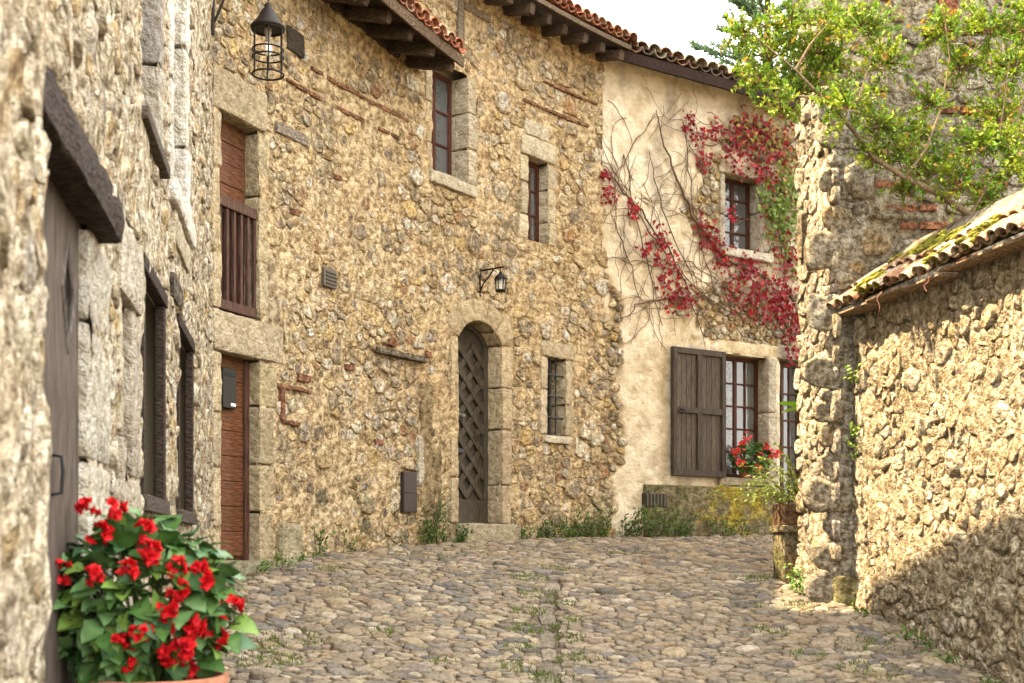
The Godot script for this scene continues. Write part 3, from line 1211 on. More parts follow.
	dia.flat4(fr * (pts[0] + mid_pane), fr * (pts[1] + mid_pane), fr * (pts[2] + mid_pane), fr * (pts[3] + mid_pane), Color.WHITE)
	put(dia, "pane", M.glass, leaf)
	room(wl, house, 2.56, 2.82, 1.68, 2.13, -0.085, 1.5, 0.25, 0.2)
	var rim := Buf.new()
	for k in 4:
		rim.tube([fr * pts[k], fr * pts[(k + 1) % 4]], [0.010, 0.010], Color(0.13, 0.11, 0.095), 5)
	put(rim, "light_rim", M.wood, leaf)
	var hd := Buf.new()
	var hf := wl.frame(2.42, 0.02, -0.02)
	hd.tube([hf * Vector3(0, 1.23, 0), hf * Vector3(0, 1.235, 0.03), hf * Vector3(0, 1.30, 0.035), hf * Vector3(0, 1.345, 0.03), hf * Vector3(0, 1.35, 0)], [0.006, 0.006, 0.006, 0.006, 0.006], Color(0.02, 0.02, 0.02))
	put(hd, "handle", M.iron, leaf)
	jamb(wl, house, 2.90, 1.0, 0.0, 2.17, 0.56, 0.12, 6, Color(0.66, 0.61, 0.52), 0.008)
	# walled-up narrow doorway with dressed frame
	jamb(wl, house, 4.06, 1.0, 0.0, 2.10, 0.27, 0.16, 3, Color(0.60, 0.53, 0.41), 0.02)
	jamb(wl, house, 3.80, -1.0, 0.0, 2.10, 0.10, 0.16, 4, Color(0.60, 0.53, 0.41), 0.02)
	block(wl, house, "lintel", 3.68, 4.34, 2.11, 2.42, -0.16, 0.025, Color(0.62, 0.55, 0.44))
	var nb := Buf.new()
	bar(nb, wl, 3.93, 3.78, 4.08, -0.3, 2.15, -0.2, -0.12, Color(0.40, 0.34, 0.26))
	put(nb, "niche_back", M.dressed, house)
	# low windows: dark timber frames with a deep recess
	for q in [[4.50, 5.42, 1.33, 2.37], [6.24, 7.24, 1.31, 2.40]]:
		var s0: float = q[0]
		var s1: float = q[1]
		var h0: float = q[2]
		var h1: float = q[3]
		var wd := Color(0.065, 0.045, 0.033)
		var lt := Buf.new()
		bar(lt, wl, (s0 + s1) / 2, s0 - 0.06, s1 + 0.06, h1 - 0.015, h1 + 0.055, -0.035, 0.022, wd)
		put(lt, "head_board", M.old_wood, house)
		var sl := Buf.new()
		bar(sl, wl, (s0 + s1) / 2, s0 - 0.06, s1 + 0.04, h0 - 0.075, h0, -0.035, 0.035, Color(0.12, 0.095, 0.075))
		put(sl, "sill", M.old_wood, house)
		for e in [[s0 - 0.02, s0 + 0.04], [s1 - 0.05, s1 + 0.03]]:
			var u := Buf.new()
			bar(u, wl, (s0 + s1) / 2, e[0], e[1], h0, h1 - 0.02, -0.035, 0.014, wd)
			put(u, "side_board", M.old_wood, house)
		room(wl, house, s0 + 0.03, s1 - 0.04, h0, h1 - 0.02, -0.038)
	# upper window with a plank sill
	var ub := Buf.new()
	bar(ub, wl, 4.84, 4.34, 5.32, 3.0, 3.06, -0.2, 0.05, Color(0.14, 0.11, 0.085))
	put(ub, "sill", M.old_wood, house)
	jamb(wl, house, 5.26, 1.0, 3.08, 4.66, 0.14, 0.22, 3, Color(0.50, 0.45, 0.38), 0.012)
	jamb(wl, house, 4.42, -1.0, 3.08, 4.66, 0.10, 0.22, 3, Color(0.56, 0.49, 0.38), 0.012)
	casement(wl, house, "window", 4.44, 5.25, 3.07, 4.66, -0.15, 2, 3, Color(0.12, 0.095, 0.08))
	room(wl, house, 4.44, 5.25, 3.07, 4.66, -0.21)
	# upper window with white dressed frame and a corbelled sill
	jamb(wl, house, 6.70, 1.0, 3.13, 4.75, 0.17, 0.24, 3, Color(0.84, 0.79, 0.69), 0.022)
	jamb(wl, house, 5.85, -1.0, 3.13, 4.75, 0.14, 0.24, 3, Color(0.80, 0.74, 0.63), 0.022)
	block(wl, house, "sill", 5.66, 6.90, 2.98, 3.12, -0.2, 0.06, Color(0.84, 0.79, 0.69))
	block(wl, house, "corbel", 5.80, 6.76, 2.80, 2.975, -0.05, 0.035, Color(0.58, 0.50, 0.36))
	casement(wl, house, "window", 5.86, 6.69, 3.13, 4.75, -0.14, 2, 4, Color(0.20, 0.13, 0.08))
	room(wl, house, 5.86, 6.69, 3.13, 4.75, -0.2)
	block(wl, house, "dark_stone", 5.75, 6.25, 2.47, 2.62, -0.05, 0.035, Color(0.20, 0.17, 0.13), "stone", 0.03, 0.03)
	inner(house, wl, 0.0, 9.28, -0.6, 8.2, -0.8, -6.0)
	# unseen gabled roof, its height and slope shaped for the shade it throws
	var rf := Buf.new()
	var rc := Color(0.35, 0.16, 0.09)
	var prof := [Vector2(9.42, 8.56), Vector2(4.0, 10.36), Vector2(-1.0, 8.7)]
	for k in 2:
		var p: Vector2 = prof[k]
		var r: Vector2 = prof[k + 1]
		rf.flat4(wl.at(p.x, p.y, 0.25), wl.at(p.x, p.y, -6.2), wl.at(r.x, r.y, -6.2), wl.at(r.x, r.y, 0.25), rc)
		rf.flat4(wl.at(p.x, p.y + 0.12, -6.2), wl.at(p.x, p.y + 0.12, 0.25), wl.at(r.x, r.y + 0.12, 0.25), wl.at(r.x, r.y + 0.12, -6.2), rc)
		rf.flat4(wl.at(p.x, p.y, 0.25), wl.at(p.x, p.y + 0.12, 0.25), wl.at(r.x, r.y + 0.12, 0.25), wl.at(r.x, r.y, 0.25), rc)
	rf.flat4(wl.at(9.42, 8.56, 0.25), wl.at(9.42, 8.56, -6.2), wl.at(9.42, 8.68, -6.2), wl.at(9.42, 8.68, 0.25), rc)
	put(rf, "roof", M.tile, house)


# ------------------------------------------------------------------ long rubble front
func build_long_front() -> void:
	var house := thing("stone_house", "long bending rubble stone house with arched studded door and lean-to eave", "house", wf.at(3.5, foot(wf, 3.5), 0))
	var top := func(s: float) -> float: return 6.45 if s < 3.0 else 7.32
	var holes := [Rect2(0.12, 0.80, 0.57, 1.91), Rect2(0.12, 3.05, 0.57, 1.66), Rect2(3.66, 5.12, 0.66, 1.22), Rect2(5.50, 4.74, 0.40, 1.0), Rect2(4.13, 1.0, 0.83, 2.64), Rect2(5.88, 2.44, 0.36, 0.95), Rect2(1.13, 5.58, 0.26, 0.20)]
	var lift := func(s: float, h: float) -> float:
		# smooth patches where plaster survives stand a little proud of the rubble
		return nf.get_noise_3d(s * 5.0, h * 5.0, 91.0) * 0.022 + 0.016 * smoothstep(0.14, 0.36, nz.get_noise_3d(s * 1.1, h * 1.1, 140.0))
	var wall := sheet(wf, 0.0, LF, 0.3, top, holes, 0.033, 0.020, mortar_col, "wall", "mortar", house, lift)
	var keep := [Rect2(0.0, 0.5, 0.95, 2.2), Rect2(0.0, 2.68, 1.06, 0.38), Rect2(0.0, 3.05, 0.86, 1.7), Rect2(0.0, 4.72, 0.80, 0.36),
		Rect2(3.52, 4.98, 0.98, 1.4), Rect2(5.30, 4.70, 0.82, 1.32), Rect2(3.98, 0.8, 1.18, 3.02), Rect2(5.74, 2.34, 0.68, 1.24), Rect2(3.42, 1.45, 0.44, 1.45), Rect2(3.06, 1.42, 0.28, 0.46),
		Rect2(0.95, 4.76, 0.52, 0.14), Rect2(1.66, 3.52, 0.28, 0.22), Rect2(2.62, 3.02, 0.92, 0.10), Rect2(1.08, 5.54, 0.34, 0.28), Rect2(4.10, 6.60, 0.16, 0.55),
		Rect2(1.50, 5.50, 1.60, 0.075), Rect2(1.12, 5.27, 1.90, 0.075), Rect2(5.40, 6.35, 1.45, 0.075), Rect2(5.80, 6.68, 1.05, 0.075), Rect2(0.98, 2.50, 0.5, 0.07), Rect2(1.05, 2.18, 0.25, 0.07)]
	# three kinds of masonry one beside the other: small buried rubble, larger proud blocks, tight coursed stone
	var big := func(q: Vector2) -> bool: return (q.x + 0.25 * nz.get_noise_1d(q.y * 2.0) > 3.3) or (q.y < 2.3 and q.x > 0.9)
	var all := []
	all.append_array(cells(Rect2(0.0, 0.5, 3.8, 5.8), 0.032, 0.115, 1.2, keep, big, 21, 1.4))
	var small := func(q: Vector2) -> bool: return not big.call(q) or q.x > LF - 0.02
	all.append_array(cells(Rect2(0.0, 0.5, 7.0, 6.8), 0.038, 0.13, 1.3, keep, small, 22, 1.5))
	var tint := func(q: Vector2, c: Color) -> Color:
		# moss and damp staining in patches by the foot, warmer stone up under the eaves
		var k := smoothstep(0.0, 0.3, nz.get_noise_2d(q.x * 2.0, q.y * 2.0 + 40.0))
		if q.y < 1.75 and k > 0.3:
			return c.lerp(Color(0.24, 0.23, 0.10), 0.5 * k)
		var st := smoothstep(0.10, 0.38, nz.get_noise_3d(q.x * 1.3, q.y * 1.3, 77.0))
		return c.lerp(Color(0.42, 0.34, 0.22), 0.5 * st)
	lay(all, wf.at, wall, {"pal": TAN, "gap": 0.009, "n": 12, "cut": 0, "d0": -0.004, "d1": 0.036, "rref": 0.085, "round": 0.06, "tilt": 0.18, "mat": "stone", "own": 298, "seed": 15, "rough": 0.9, "tint": tint, "smear": Color(0.82, 0.65, 0.40, 0.7)})
	# string courses of thin red brick
	rng.seed = 5
	for q in [[1.50, 3.10, 5.505], [1.12, 3.02, 5.275], [5.40, 6.85, 6.355], [5.80, 6.85, 6.685], [0.98, 1.48, 2.505], [1.05, 1.30, 2.185]]:
		var s: float = q[0]
		while s < q[1]:
			var l := rng.randf_range(0.14, 0.26)
			if rng.randf() < 0.85:
				var t := rng.randf_range(0.8, 1.2)
				block(wf, wall, "brick", s, s + l - 0.012, q[2] + rng.randf_range(-0.008, 0.008), q[2] + 0.040 + rng.randf_range(-0.008, 0.006), -0.04, rng.randf_range(0.024, 0.042), Color(BRICK.r * t, BRICK.g * t * 1.1, BRICK.b * t), "stone", 0.01, 0.008)
			s += l
	for q in [[1.02, 2.22, 0.06, 0.30], [1.30, 2.60, 0.20, 0.07], [2.85, 3.14, 0.14, 0.07], [3.52, 3.10, 0.1, 0.07], [1.2, 4.1, 0.12, 0.06], [2.1, 2.8, 0.14, 0.06], [1.9, 4.6, 0.12, 0.05], [2.6, 2.1, 0.14, 0.07]]:
		block(wf, wall, "brick", q[0], q[0] + q[2], q[1], q[1] + q[3], -0.04, 0.035, BRICK, "stone", 0.012, 0.01)
	var dress := Color(0.62, 0.51, 0.33)
	# lower plank door
	jamb(wf, house, 0.12, -1.0, 0.85, 2.70, 0.13, 0.3, 4, dress, 0.015)
	jamb(wf, house, 0.69, 1.0, 0.85, 2.70, 0.24, 0.3, 4, Color(0.50, 0.41, 0.26), 0.02)
	block(wf, house, "lintel", -0.02, 1.04, 2.71, 3.045, -0.3, 0.05, Color(0.54, 0.45, 0.31), "dressed", 0.03, 0.02)
	var d := Buf.new()
	bar(d, wf, 0.40, 0.10, 0.71, 0.95, 2.74, -0.18, -0.13, BROWN)
	var door := put(d, "door", M.wood, house, "reddish brown door of wide level boards")
	planks(door, wf, 0.10, 0.63, 1.0, 2.72, -0.13, -0.11, 8, false, Color(0.145, 0.058, 0.024), "wood_flat")
	var fr := Buf.new()
	bar(fr, wf, 0.40, 0.63, 0.70, 0.95, 2.72, -0.13, -0.085, Color(0.10, 0.045, 0.03))
	put(fr, "frame", M.wood, door)
	var lb := Buf.new()
	bar(lb, wf, 0.40, 0.25, 0.45, 2.26, 2.60, -0.11, -0.055, Color(0.022, 0.02, 0.017))
	bar(lb, wf, 0.40, 0.27, 0.43, 2.53, 2.555, -0.055, -0.05, Color(0.015, 0.015, 0.015))
	var box := put(lb, "letter_box", M.iron, door, "dark metal letter box")
	var nm := Buf.new()
	bar(nm, wf, 0.40, 0.36, 0.43, 2.28, 2.305, -0.055, -0.05, Color(0.7, 0.68, 0.6))
	put(nm, "name_card", M.paint, box)
	block(wf, house, "doorstep", 0.02, 1.25, 0.74, 0.96, -0.25, 0.22, Color(0.36, 0.33, 0.22), "dressed", 0.04, 0.03)
	block(wf, house, "footing_stone", 0.96, 1.30, 0.92, 1.30, -0.05, 0.09, Color(0.46, 0.40, 0.26), "dressed", 0.04, 0.03)
	# upper half door with railing
	jamb(wf, house, 0.12, -1.0, 3.06, 4.70, 0.13, 0.3, 4, dress, 0.015)
	jamb(wf, house, 0.69, 1.0, 3.06, 4.70, 0.17, 0.3, 3, Color(0.54, 0.45, 0.29), 0.02)
	block(wf, house, "lintel", -0.02, 0.80, 4.71, 5.06, -0.3, 0.04, Color(0.53, 0.44, 0.29), "dressed", 0.03, 0.025)
	var u := Buf.new()
	bar(u, wf, 0.40, 0.10, 0.71, 3.05, 4.74, -0.19, -0.15, BROWN)
	var ud := put(u, "upper_door", M.wood, house, "reddish brown boarded upper door behind a railing")
	planks(ud, wf, 0.10, 0.70, 4.0, 4.72, -0.15, -0.13, 4, false, Color(0.135, 0.055, 0.024), "wood_flat")
	planks(ud, wf, 0.10, 0.70, 3.07, 4.0, -0.15, -0.135, 6, true, Color(0.06, 0.018, 0.012), "wood")
	var rl := Buf.new()
	bar(rl, wf, 0.40, 0.125, 0.685, 3.93, 4.02, -0.06, 0.0, Color(0.10, 0.052, 0.036))
	var rail := put(rl, "railing", M.wood, house)
	var rb := Buf.new()
	bar(rb, wf, 0.40, 0.125, 0.685, 3.07, 3.15, -0.06, 0.0, Color(0.10, 0.052, 0.036))
	put(rb, "bottom_rail", M.wood, rail)
	for k in 6:
		var bl := Buf.new()
		var s := 0.14 + k * 0.105
		bar(bl, wf, 0.40, s, s + 0.035, 3.15, 3.93, -0.045, -0.015, Color(0.10, 0.052, 0.036))
		put(bl, "baluster", M.wood, rail)
	# window under the lean-to eave
	jamb(wf, house, 3.66, -1.0, 5.13, 6.20, 0.12, 0.26, 3, dress, 0.015)
	jamb(wf, house, 4.32, 1.0, 5.13, 6.34, 0.16, 0.26, 3, Color(0.52, 0.45, 0.32), 0.02)
	block(wf, house, "sill", 3.58, 4.46, 4.99, 5.125, -0.25, 0.06, Color(0.64, 0.57, 0.43))
	casement(wf, house, "window", 3.67, 4.31, 5.13, 6.33, -0.2, 2, 3, Color(0.10, 0.035, 0.02), 0.05)
	room(wf, house, 3.67, 4.31, 5.13, 6.33, -0.26)
	# small high window
	jamb(wf, house, 5.50, -1.0, 4.74, 5.72, 0.16, 0.26, 3, Color(0.60, 0.52, 0.37), 0.02)
	jamb(wf, house, 5.90, 1.0, 4.74, 5.72, 0.18, 0.26, 3, Color(0.58, 0.50, 0.35), 0.02)
	block(wf, house, "lintel", 5.36, 6.06, 5.74, 5.98, -0.26, 0.03, Color(0.62, 0.55, 0.40), "dressed", 0.03, 0.02)
	block(wf, house, "lintel_cap", 5.42, 5.92, 5.985, 6.17, -0.05, 0.025, Color(0.60, 0.54, 0.40), "dressed", 0.03, 0.025)
	casement(wf, house, "window", 5.51, 5.89, 4.75, 5.73, -0.12, 2, 3, Color(0.09, 0.03, 0.018), 0.05)
	room(wf, house, 5.51, 5.89, 4.75, 5.73, -0.18)
	# barred window
	jamb(wf, house, 5.88, -1.0, 2.44, 3.38, 0.13, 0.26, 2, Color(0.60, 0.51, 0.36), 0.02)
	jamb(wf, house, 6.24, 1.0, 2.44, 3.38, 0.16, 0.26, 2, Color(0.54, 0.46, 0.31), 0.02)
	block(wf, house, "lintel", 5.74, 6.42, 3.39, 3.58, -0.26, 0.03, Color(0.56, 0.47, 0.32))
	block(wf, house, "sill", 5.80, 6.34, 2.34, 2.435, -0.25, 0.05, Color(0.66, 0.59, 0.45))
	casement(wf, house, "window", 5.89, 6.23, 2.44, 3.38, -0.2, 1, 3, Color(0.06, 0.045, 0.035), 0.03)
	room(wf, house, 5.89, 6.23, 2.44, 3.38, -0.26)
	for k in 3:
		var g := Buf.new()
		var h := 2.66 + k * 0.26
		var f := wf.frame(6.06, h, -0.03)
		g.tube([f * Vector3(-0.2, 0, 0), f * Vector3(0.2, 0, 0)], [0.013, 0.013], Color(0.03, 0.028, 0.025), 6)
		put(g, "bar", M.iron, house)
	for k in 2:
		var g := Buf.new()
		var f := wf.frame(6.06, 2.9, -0.045)
		var x := -0.06 + 0.12 * k
		g.tube([f * Vector3(x, -0.48, 0), f * Vector3(x, 0.5, 0)], [0.011, 0.011], Color(0.03, 0.028, 0.025), 6)
		put(g, "bar", M.iron, house)
	build_arch_door(house)
	# plaster patch, slab, set-in timbers, hatch, vent, dark hole
	block(wf, house, "plaster_patch", 3.44, 3.84, 1.40, 2.85, -0.09, 0.022, Color(0.40, 0.31, 0.17), "mortar", 0.06, 0.05)
	block(wf, house, "pale_stone", 3.36, 3.46, 1.72, 2.25, -0.04, 0.05, Color(0.58, 0.52, 0.42))
	block(wf, house, "ledge_slab", 2.62, 3.48, 3.03, 3.09, -0.05, 0.075, Color(0.26, 0.22, 0.16), "stone", 0.015, 0.02)
	block(wf, house, "set_in_plank", 0.96, 1.46, 4.78, 4.88, -0.04, 0.028, Color(0.30, 0.255, 0.20), "old_wood", 0.008, 0.01)
	block(wf, house, "set_in_post", 4.12, 4.24, 6.62, 7.14, -0.04, 0.03, Color(0.28, 0.23, 0.17), "old_wood", 0.008, 0.01)
	block(wf, house, "set_in_plank", 4.25, 4.75, 7.06, 7.14, -0.04, 0.03, Color(0.28, 0.22, 0.15), "old_wood", 0.008, 0.01)
	var hb := Buf.new()
	bar(hb, wf, 3.2, 3.08, 3.32, 1.44, 1.86, 0.0, 0.05, Color(0.035, 0.022, 0.018), 0.006)
	bar(hb, wf, 3.2, 3.10, 3.30, 1.645, 1.655, 0.05, 0.056, Color(0.03, 0.02, 0.016), 0.002)
	put(hb, "meter_hatch", M.paint, house)
	var vb := Buf.new()
	bar(vb, wf, 1.81, 1.70, 1.91, 3.54, 3.72, 0.0, 0.045, Color(0.10, 0.085, 0.065), 0.006)
	for k in 4:
		bar(vb, wf, 1.81, 1.72, 1.89, 3.565 + k * 0.035, 3.58 + k * 0.035, 0.045, 0.055, Color(0.05, 0.04, 0.03), 0.002)
	put(vb, "wall_vent", M.iron, house)
	block(wf, house, "hole_shade_fill", 1.12, 1.40, 5.57, 5.79, -0.25, 0.035, Color(0.075, 0.06, 0.045), "old_wood", 0.02, 0.015)  # fills the wall hole; shade of its depth is put into the colour
	# lean-to eave on rafters
	var grey := Color(0.12, 0.085, 0.055)
	var pitch := 0.27
	var deck := slab_roof(house, wf, 0.02, 3.34, 6.06, 0.60, pitch, 4.2, 0.03, Color(0.07, 0.05, 0.035), "old_wood", "lean_to_roof", 0.09)
	rng.seed = 71
	for k in 9:
		var s := 0.15 + k * 0.385
		var up := 0.09 * (3.34 - s)
		var rb2 := Buf.new()
		var t := rng.randf_range(0.8, 1.2)
		log_beam(rb2, wf.at(s, up + 6.05 + sin(pitch) * 0.85 - 0.07, -0.25), wf.at(s, up + 5.99, 0.55 + rng.randf_range(-0.03, 0.03)), 0.09, 0.11, Color(grey.r * t, grey.g * t, grey.b * t), k * 3.0)
		put(rb2, "rafter", M.old_wood, deck)
	var pl := Buf.new()
	for k in 5:
		log_beam(pl, wf.at(0.6 * k + 0.03, 6.44 - 0.054 * k, 0.0), wf.at(0.6 * k + 0.62, 6.39 - 0.054 * k, 0.0), 0.12, 0.12, Color(0.08, 0.055, 0.038), k * 2.0)
	put(pl, "wall_plate", M.old_wood, deck)
	var fc := Buf.new()
	for k in 7:
		log_beam(fc, wf.at(0.02 + 0.475 * k, 6.365 - 0.0428 * k, 0.615), wf.at(0.495 + 0.475 * k, 6.322 - 0.0428 * k, 0.615), 0.03, 0.12, Color(0.17, 0.12, 0.075), 9.0, 0.004)
	put(fc, "fascia", M.old_wood, deck)
	var reds := tile_set([Color(0.40, 0.16, 0.09), Color(0.48, 0.22, 0.13), Color(0.34, 0.15, 0.10), Color(0.52, 0.33, 0.22), Color(0.44, 0.19, 0.12)], 0.36, 0.085)
	tiles(deck, wf, 0.05, 3.34, 6.11, 0.68, pitch, 2, reds, 0.165, 0.36, 0.085, 91, 0.0, 0.09)
	# high eave
	var deck2 := slab_roof(house, wf, 3.0, 7.06, 7.33, 0.44, 0.26, 4.2, 0.03, Color(0.10, 0.07, 0.05), "old_wood", "roof")
	for k in 11:
		var s := 3.2 + k * 0.37
		var rb3 := Buf.new()
		var t := rng.randf_range(0.8, 1.25)
		log_beam(rb3, wf.at(s, 7.35, -0.2), wf.at(s, 7.24, 0.38 + rng.randf_range(-0.03, 0.03)), 0.10, 0.12, Color(0.13 * t, 0.095 * t, 0.065 * t), k * 5.0)
		put(rb3, "rafter", M.old_wood, deck2)
	var fb := Buf.new()
	for k in 8:
		log_beam(fb, wf.at(3.0 + 0.5 * k, 7.345, 0.45), wf.at(3.0 + 0.5 * (k + 1) + 0.02, 7.345, 0.45), 0.025, 0.06, Color(0.24, 0.185, 0.125), 5.0, 0.003)
	put(fb, "fascia", M.old_wood, deck2)
	tiles(deck2, wf, 3.02, 7.02, 7.385, 0.52, 0.26, 2, reds, 0.165, 0.36, 0.085, 92)
	inner(house, wf, 0.0, 3.0, 0.2, 6.2, -0.6, -5.0, 1.0)
	inner(house, wf, 3.0, 7.0, 0.2, 7.2, -0.6, -5.0, 1.0)


func build_arch_door(house: Node3D) -> void:
	var s0 := 4.13
	var s1 := 4.96
	var sm := (s0 + s1) / 2
	var spring := 3.40
	var rise := 0.23
	var half := (s1 - s0) / 2
	var rad := (half * half + rise * rise) / (2 * rise)
	var cy := spring + rise - rad
	var span := asin(half / rad)
	var dress := Color(0.58, 0.47, 0.30)
	jamb(wf, house, s0, -1.0, 1.34, spring, 0.13, 0.26, 4, dress, 0.03)
	jamb(wf, house, s1, 1.0, 1.34, spring, 0.19, 0.26, 4, dress, 0.03)
	# voussoirs
	var n := 5
	for k in n:
		var a0 := lerpf(-span, span, float(k) / n) + 0.006
		var a1 := lerpf(-span, span, float(k + 1) / n) - 0.006
		var poly := PackedVector2Array()
		for j in 5:
			var a := lerpf(a0, a1, j / 4.0)
			poly.append(Vector2(sm + sin(a) * rad, cy + cos(a) * rad))
		for j in 5:
			var a := lerpf(a1, a0, j / 4.0)
			var o := Vector2(sm + sin(a) * (rad + 0.30), cy + cos(a) * (rad + 0.24))
			poly.append(o)
		var b := Buf.new()
		var m := poly.size()
		var mid := Vector2.ZERO
		for p in poly:
			mid += p
		mid /= m
		var rings := [[1.0, -0.26], [1.0, 0.02], [0.95, 0.035], [0.5, 0.038]]
		var prev := -1
		var t := 0.92 + 0.16 * fmod(k * 0.37, 1.0)
		for r in rings:
			var first := b.v.size()
			for p in poly:
				var q := mid + (p - mid) * float(r[0])
				b.vert(wf.at(q.x, q.y, float(r[1]) + nf.get_noise_3d(q.x * 20, q.y * 20, k) * 0.012), Color(dress.r * t, dress.g * t, dress.b * t))
			if prev >= 0:
				for j in m:
					var j2 := (j + 1) % m
					b.quad(prev + j, first + j, first + j2, prev + j2)
			prev = first
		var c := b.vert(wf.at(mid.x, mid.y, 0.04), dress)
		for j in m:
			b.tri(prev + (j + 1) % m, prev + j, c)
		put(b, "voussoir", M.dressed, house)
	# spandrel stones either side of the arch
	block(wf, house, "spandrel_stone", 3.96, 4.16, 3.42, 3.78, -0.2, 0.02, dress)
	block(wf, house, "spandrel_stone", 4.95, 5.16, 3.42, 3.78, -0.2, 0.02, dress)
	block(wf, house, "doorstep", 4.10, 5.20, 1.08, 1.34, -0.3, 0.14, Color(0.46, 0.40, 0.28), "dressed", 0.02, 0.015)
	# leaf
	var of := -0.20
	var col := Color(0.07, 0.057, 0.04)
	var b := Buf.new()
	var fr := wf.frame(sm, 0, 0)
	var out := []
	out.append(Vector2(-half - 0.02, 1.34))
	out.append(Vector2(half + 0.02, 1.34))
	for j in 9:
		var a := lerpf(span, -span, j / 8.0)
		out.append(Vector2(sin(a) * (rad + 0.02), cy + cos(a) * (rad + 0.02)))
	var ctr := b.vert(fr * Vector3(0, 2.4, of), col)
	var ids := []
	for p in out:
		ids.append(b.vert(fr * Vector3(p.x, p.y, of), col))
	for j in out.size():
		b.tri(ctr, ids[j], ids[(j + 1) % out.size()])
	var leaf := put(b, "door", M.wood, house, "dark arched door with a lattice of diagonal bars")
	var light := Color(0.085, 0.07, 0.05)
	# frame rails
	var rails := Buf.new()
	bar(rails, wf, sm, s0 - 0.02, s1 + 0.02, 1.34, 1.62, of, of + 0.03, light)
	bar(rails, wf, sm, s0 - 0.02, s0 + 0.07, 1.62, 3.44, of, of + 0.03, light)
	bar(rails, wf, sm, s1 - 0.07, s1 + 0.02, 1.62, 3.44, of, of + 0.03, light)
	for j in 8:
		var a := lerpf(span, -span, (j + 0.5) / 8.0)
		var p := fr * Vector3(sin(a) * (rad - 0.03), cy + cos(a) * (rad - 0.03), of + 0.015)
		rails.box(Transform3D(Basis(fr.basis.x, fr.basis.y, fr.basis.z) * Basis(Vector3(0, 0, 1), -a), p), Vector3(rad * 2 * span / 8.0 + 0.02, 0.07, 0.03), light, 0.003)
	put(rails, "rail", M.wood, leaf)
	# diagonal lattice and the lozenges between
	var x0 := -half + 0.08
	var x1 := half - 0.08
	for fam in 2:
		for k in 9:
			var y := 1.35 + k * 0.26
			var pa := Vector2(x0, y if fam == 0 else y + 0.62)
			var pb := Vector2(x1, y + 0.62 if fam == 0 else y)
			var seg := clip_seg(pa, pb, 1.64, 3.38)
			if seg.size() < 2:
				continue
			var mid: Vector2 = (seg[0] + seg[1]) / 2
			var dd: Vector2 = seg[1] - seg[0]
			var q := Buf.new()
			q.box(Transform3D(fr.basis * Basis(Vector3(0, 0, 1), dd.angle()), fr * Vector3(mid.x, mid.y, of + 0.016 + fam * 0.009)), Vector3(dd.length(), 0.075, 0.022), light, 0.008)
			put(q, "lattice_bar", M.wood, leaf)
	for k in 4:
		var q := Buf.new()
		var y := 1.96 + k * 0.38
		q.box(Transform3D(fr.basis * Basis(Vector3(0, 0, 1), PI / 4), fr * Vector3(-0.17 + 0.34 * (k % 2), y, of + 0.02)), Vector3(0.11, 0.11, 0.035), Color(0.04, 0.032, 0.025), 0.012)
		put(q, "lozenge", M.wood, leaf)
	var kn := Buf.new()
	kn.lathe(Transform3D(fr.basis * Basis(Vector3.RIGHT, PI / 2), fr * Vector3(-0.16, 2.55, of + 0.03)), [Vector2(0.045, 0), Vector2(0.045, 0.012), Vector2(0.02, 0.02), Vector2(0.018, 0.05), Vector2(0.03, 0.06), Vector2(0.028, 0.085), Vector2(0.001, 0.09)], Color(0.12, 0.11, 0.10))
	put(kn, "knocker", M.iron, leaf)
	var lk := Buf.new()
	bar(lk, wf, sm, sm - 0.22, sm - 0.08, 2.14, 2.19, of + 0.03, of + 0.06, Color(0.03, 0.03, 0.03))
	put(lk, "latch", M.iron, leaf)


func clip_seg(a: Vector2, b: Vector2, y0: float, y1: float) -> Array:
	var d := b - a
	var t0 := 0.0
	var t1 := 1.0
	var ta := (y0 - a.y) / d.y
	var tb := (y1 - a.y) / d.y
	t0 = maxf(t0, minf(ta, tb))
	t1 = minf(t1, maxf(ta, tb))
	if t1 - t0 < 0.06:
		return []
	return [a + d * t0, a + d * t1]


# ------------------------------------------------------------------ plastered house at the end of the lane
func bare(s: float, h: float) -> float:
	# > 0 where the plaster has fallen off
	var n := nz.get_noise_3d(s * 2.4, h * 2.4, 66.0) * 0.8
	var a := 1.0 - Vector2((s - 1.95) / 0.45, (h - 5.65) / 0.75).length()
	var c := 1.0 - Vector2((s - 2.9) / 1.5, (h - 4.25) / 0.5).length()
	var e := 1.0 - Vector2((s - 0.02) / 0.34, (h - 2.6) / 1.8).length()
	var f := 1.0 - Vector2((s - 2.7) / 0.9, (h - 6.75) / 0.3).length()
	return maxf(maxf(a, c), maxf(e, f)) + n


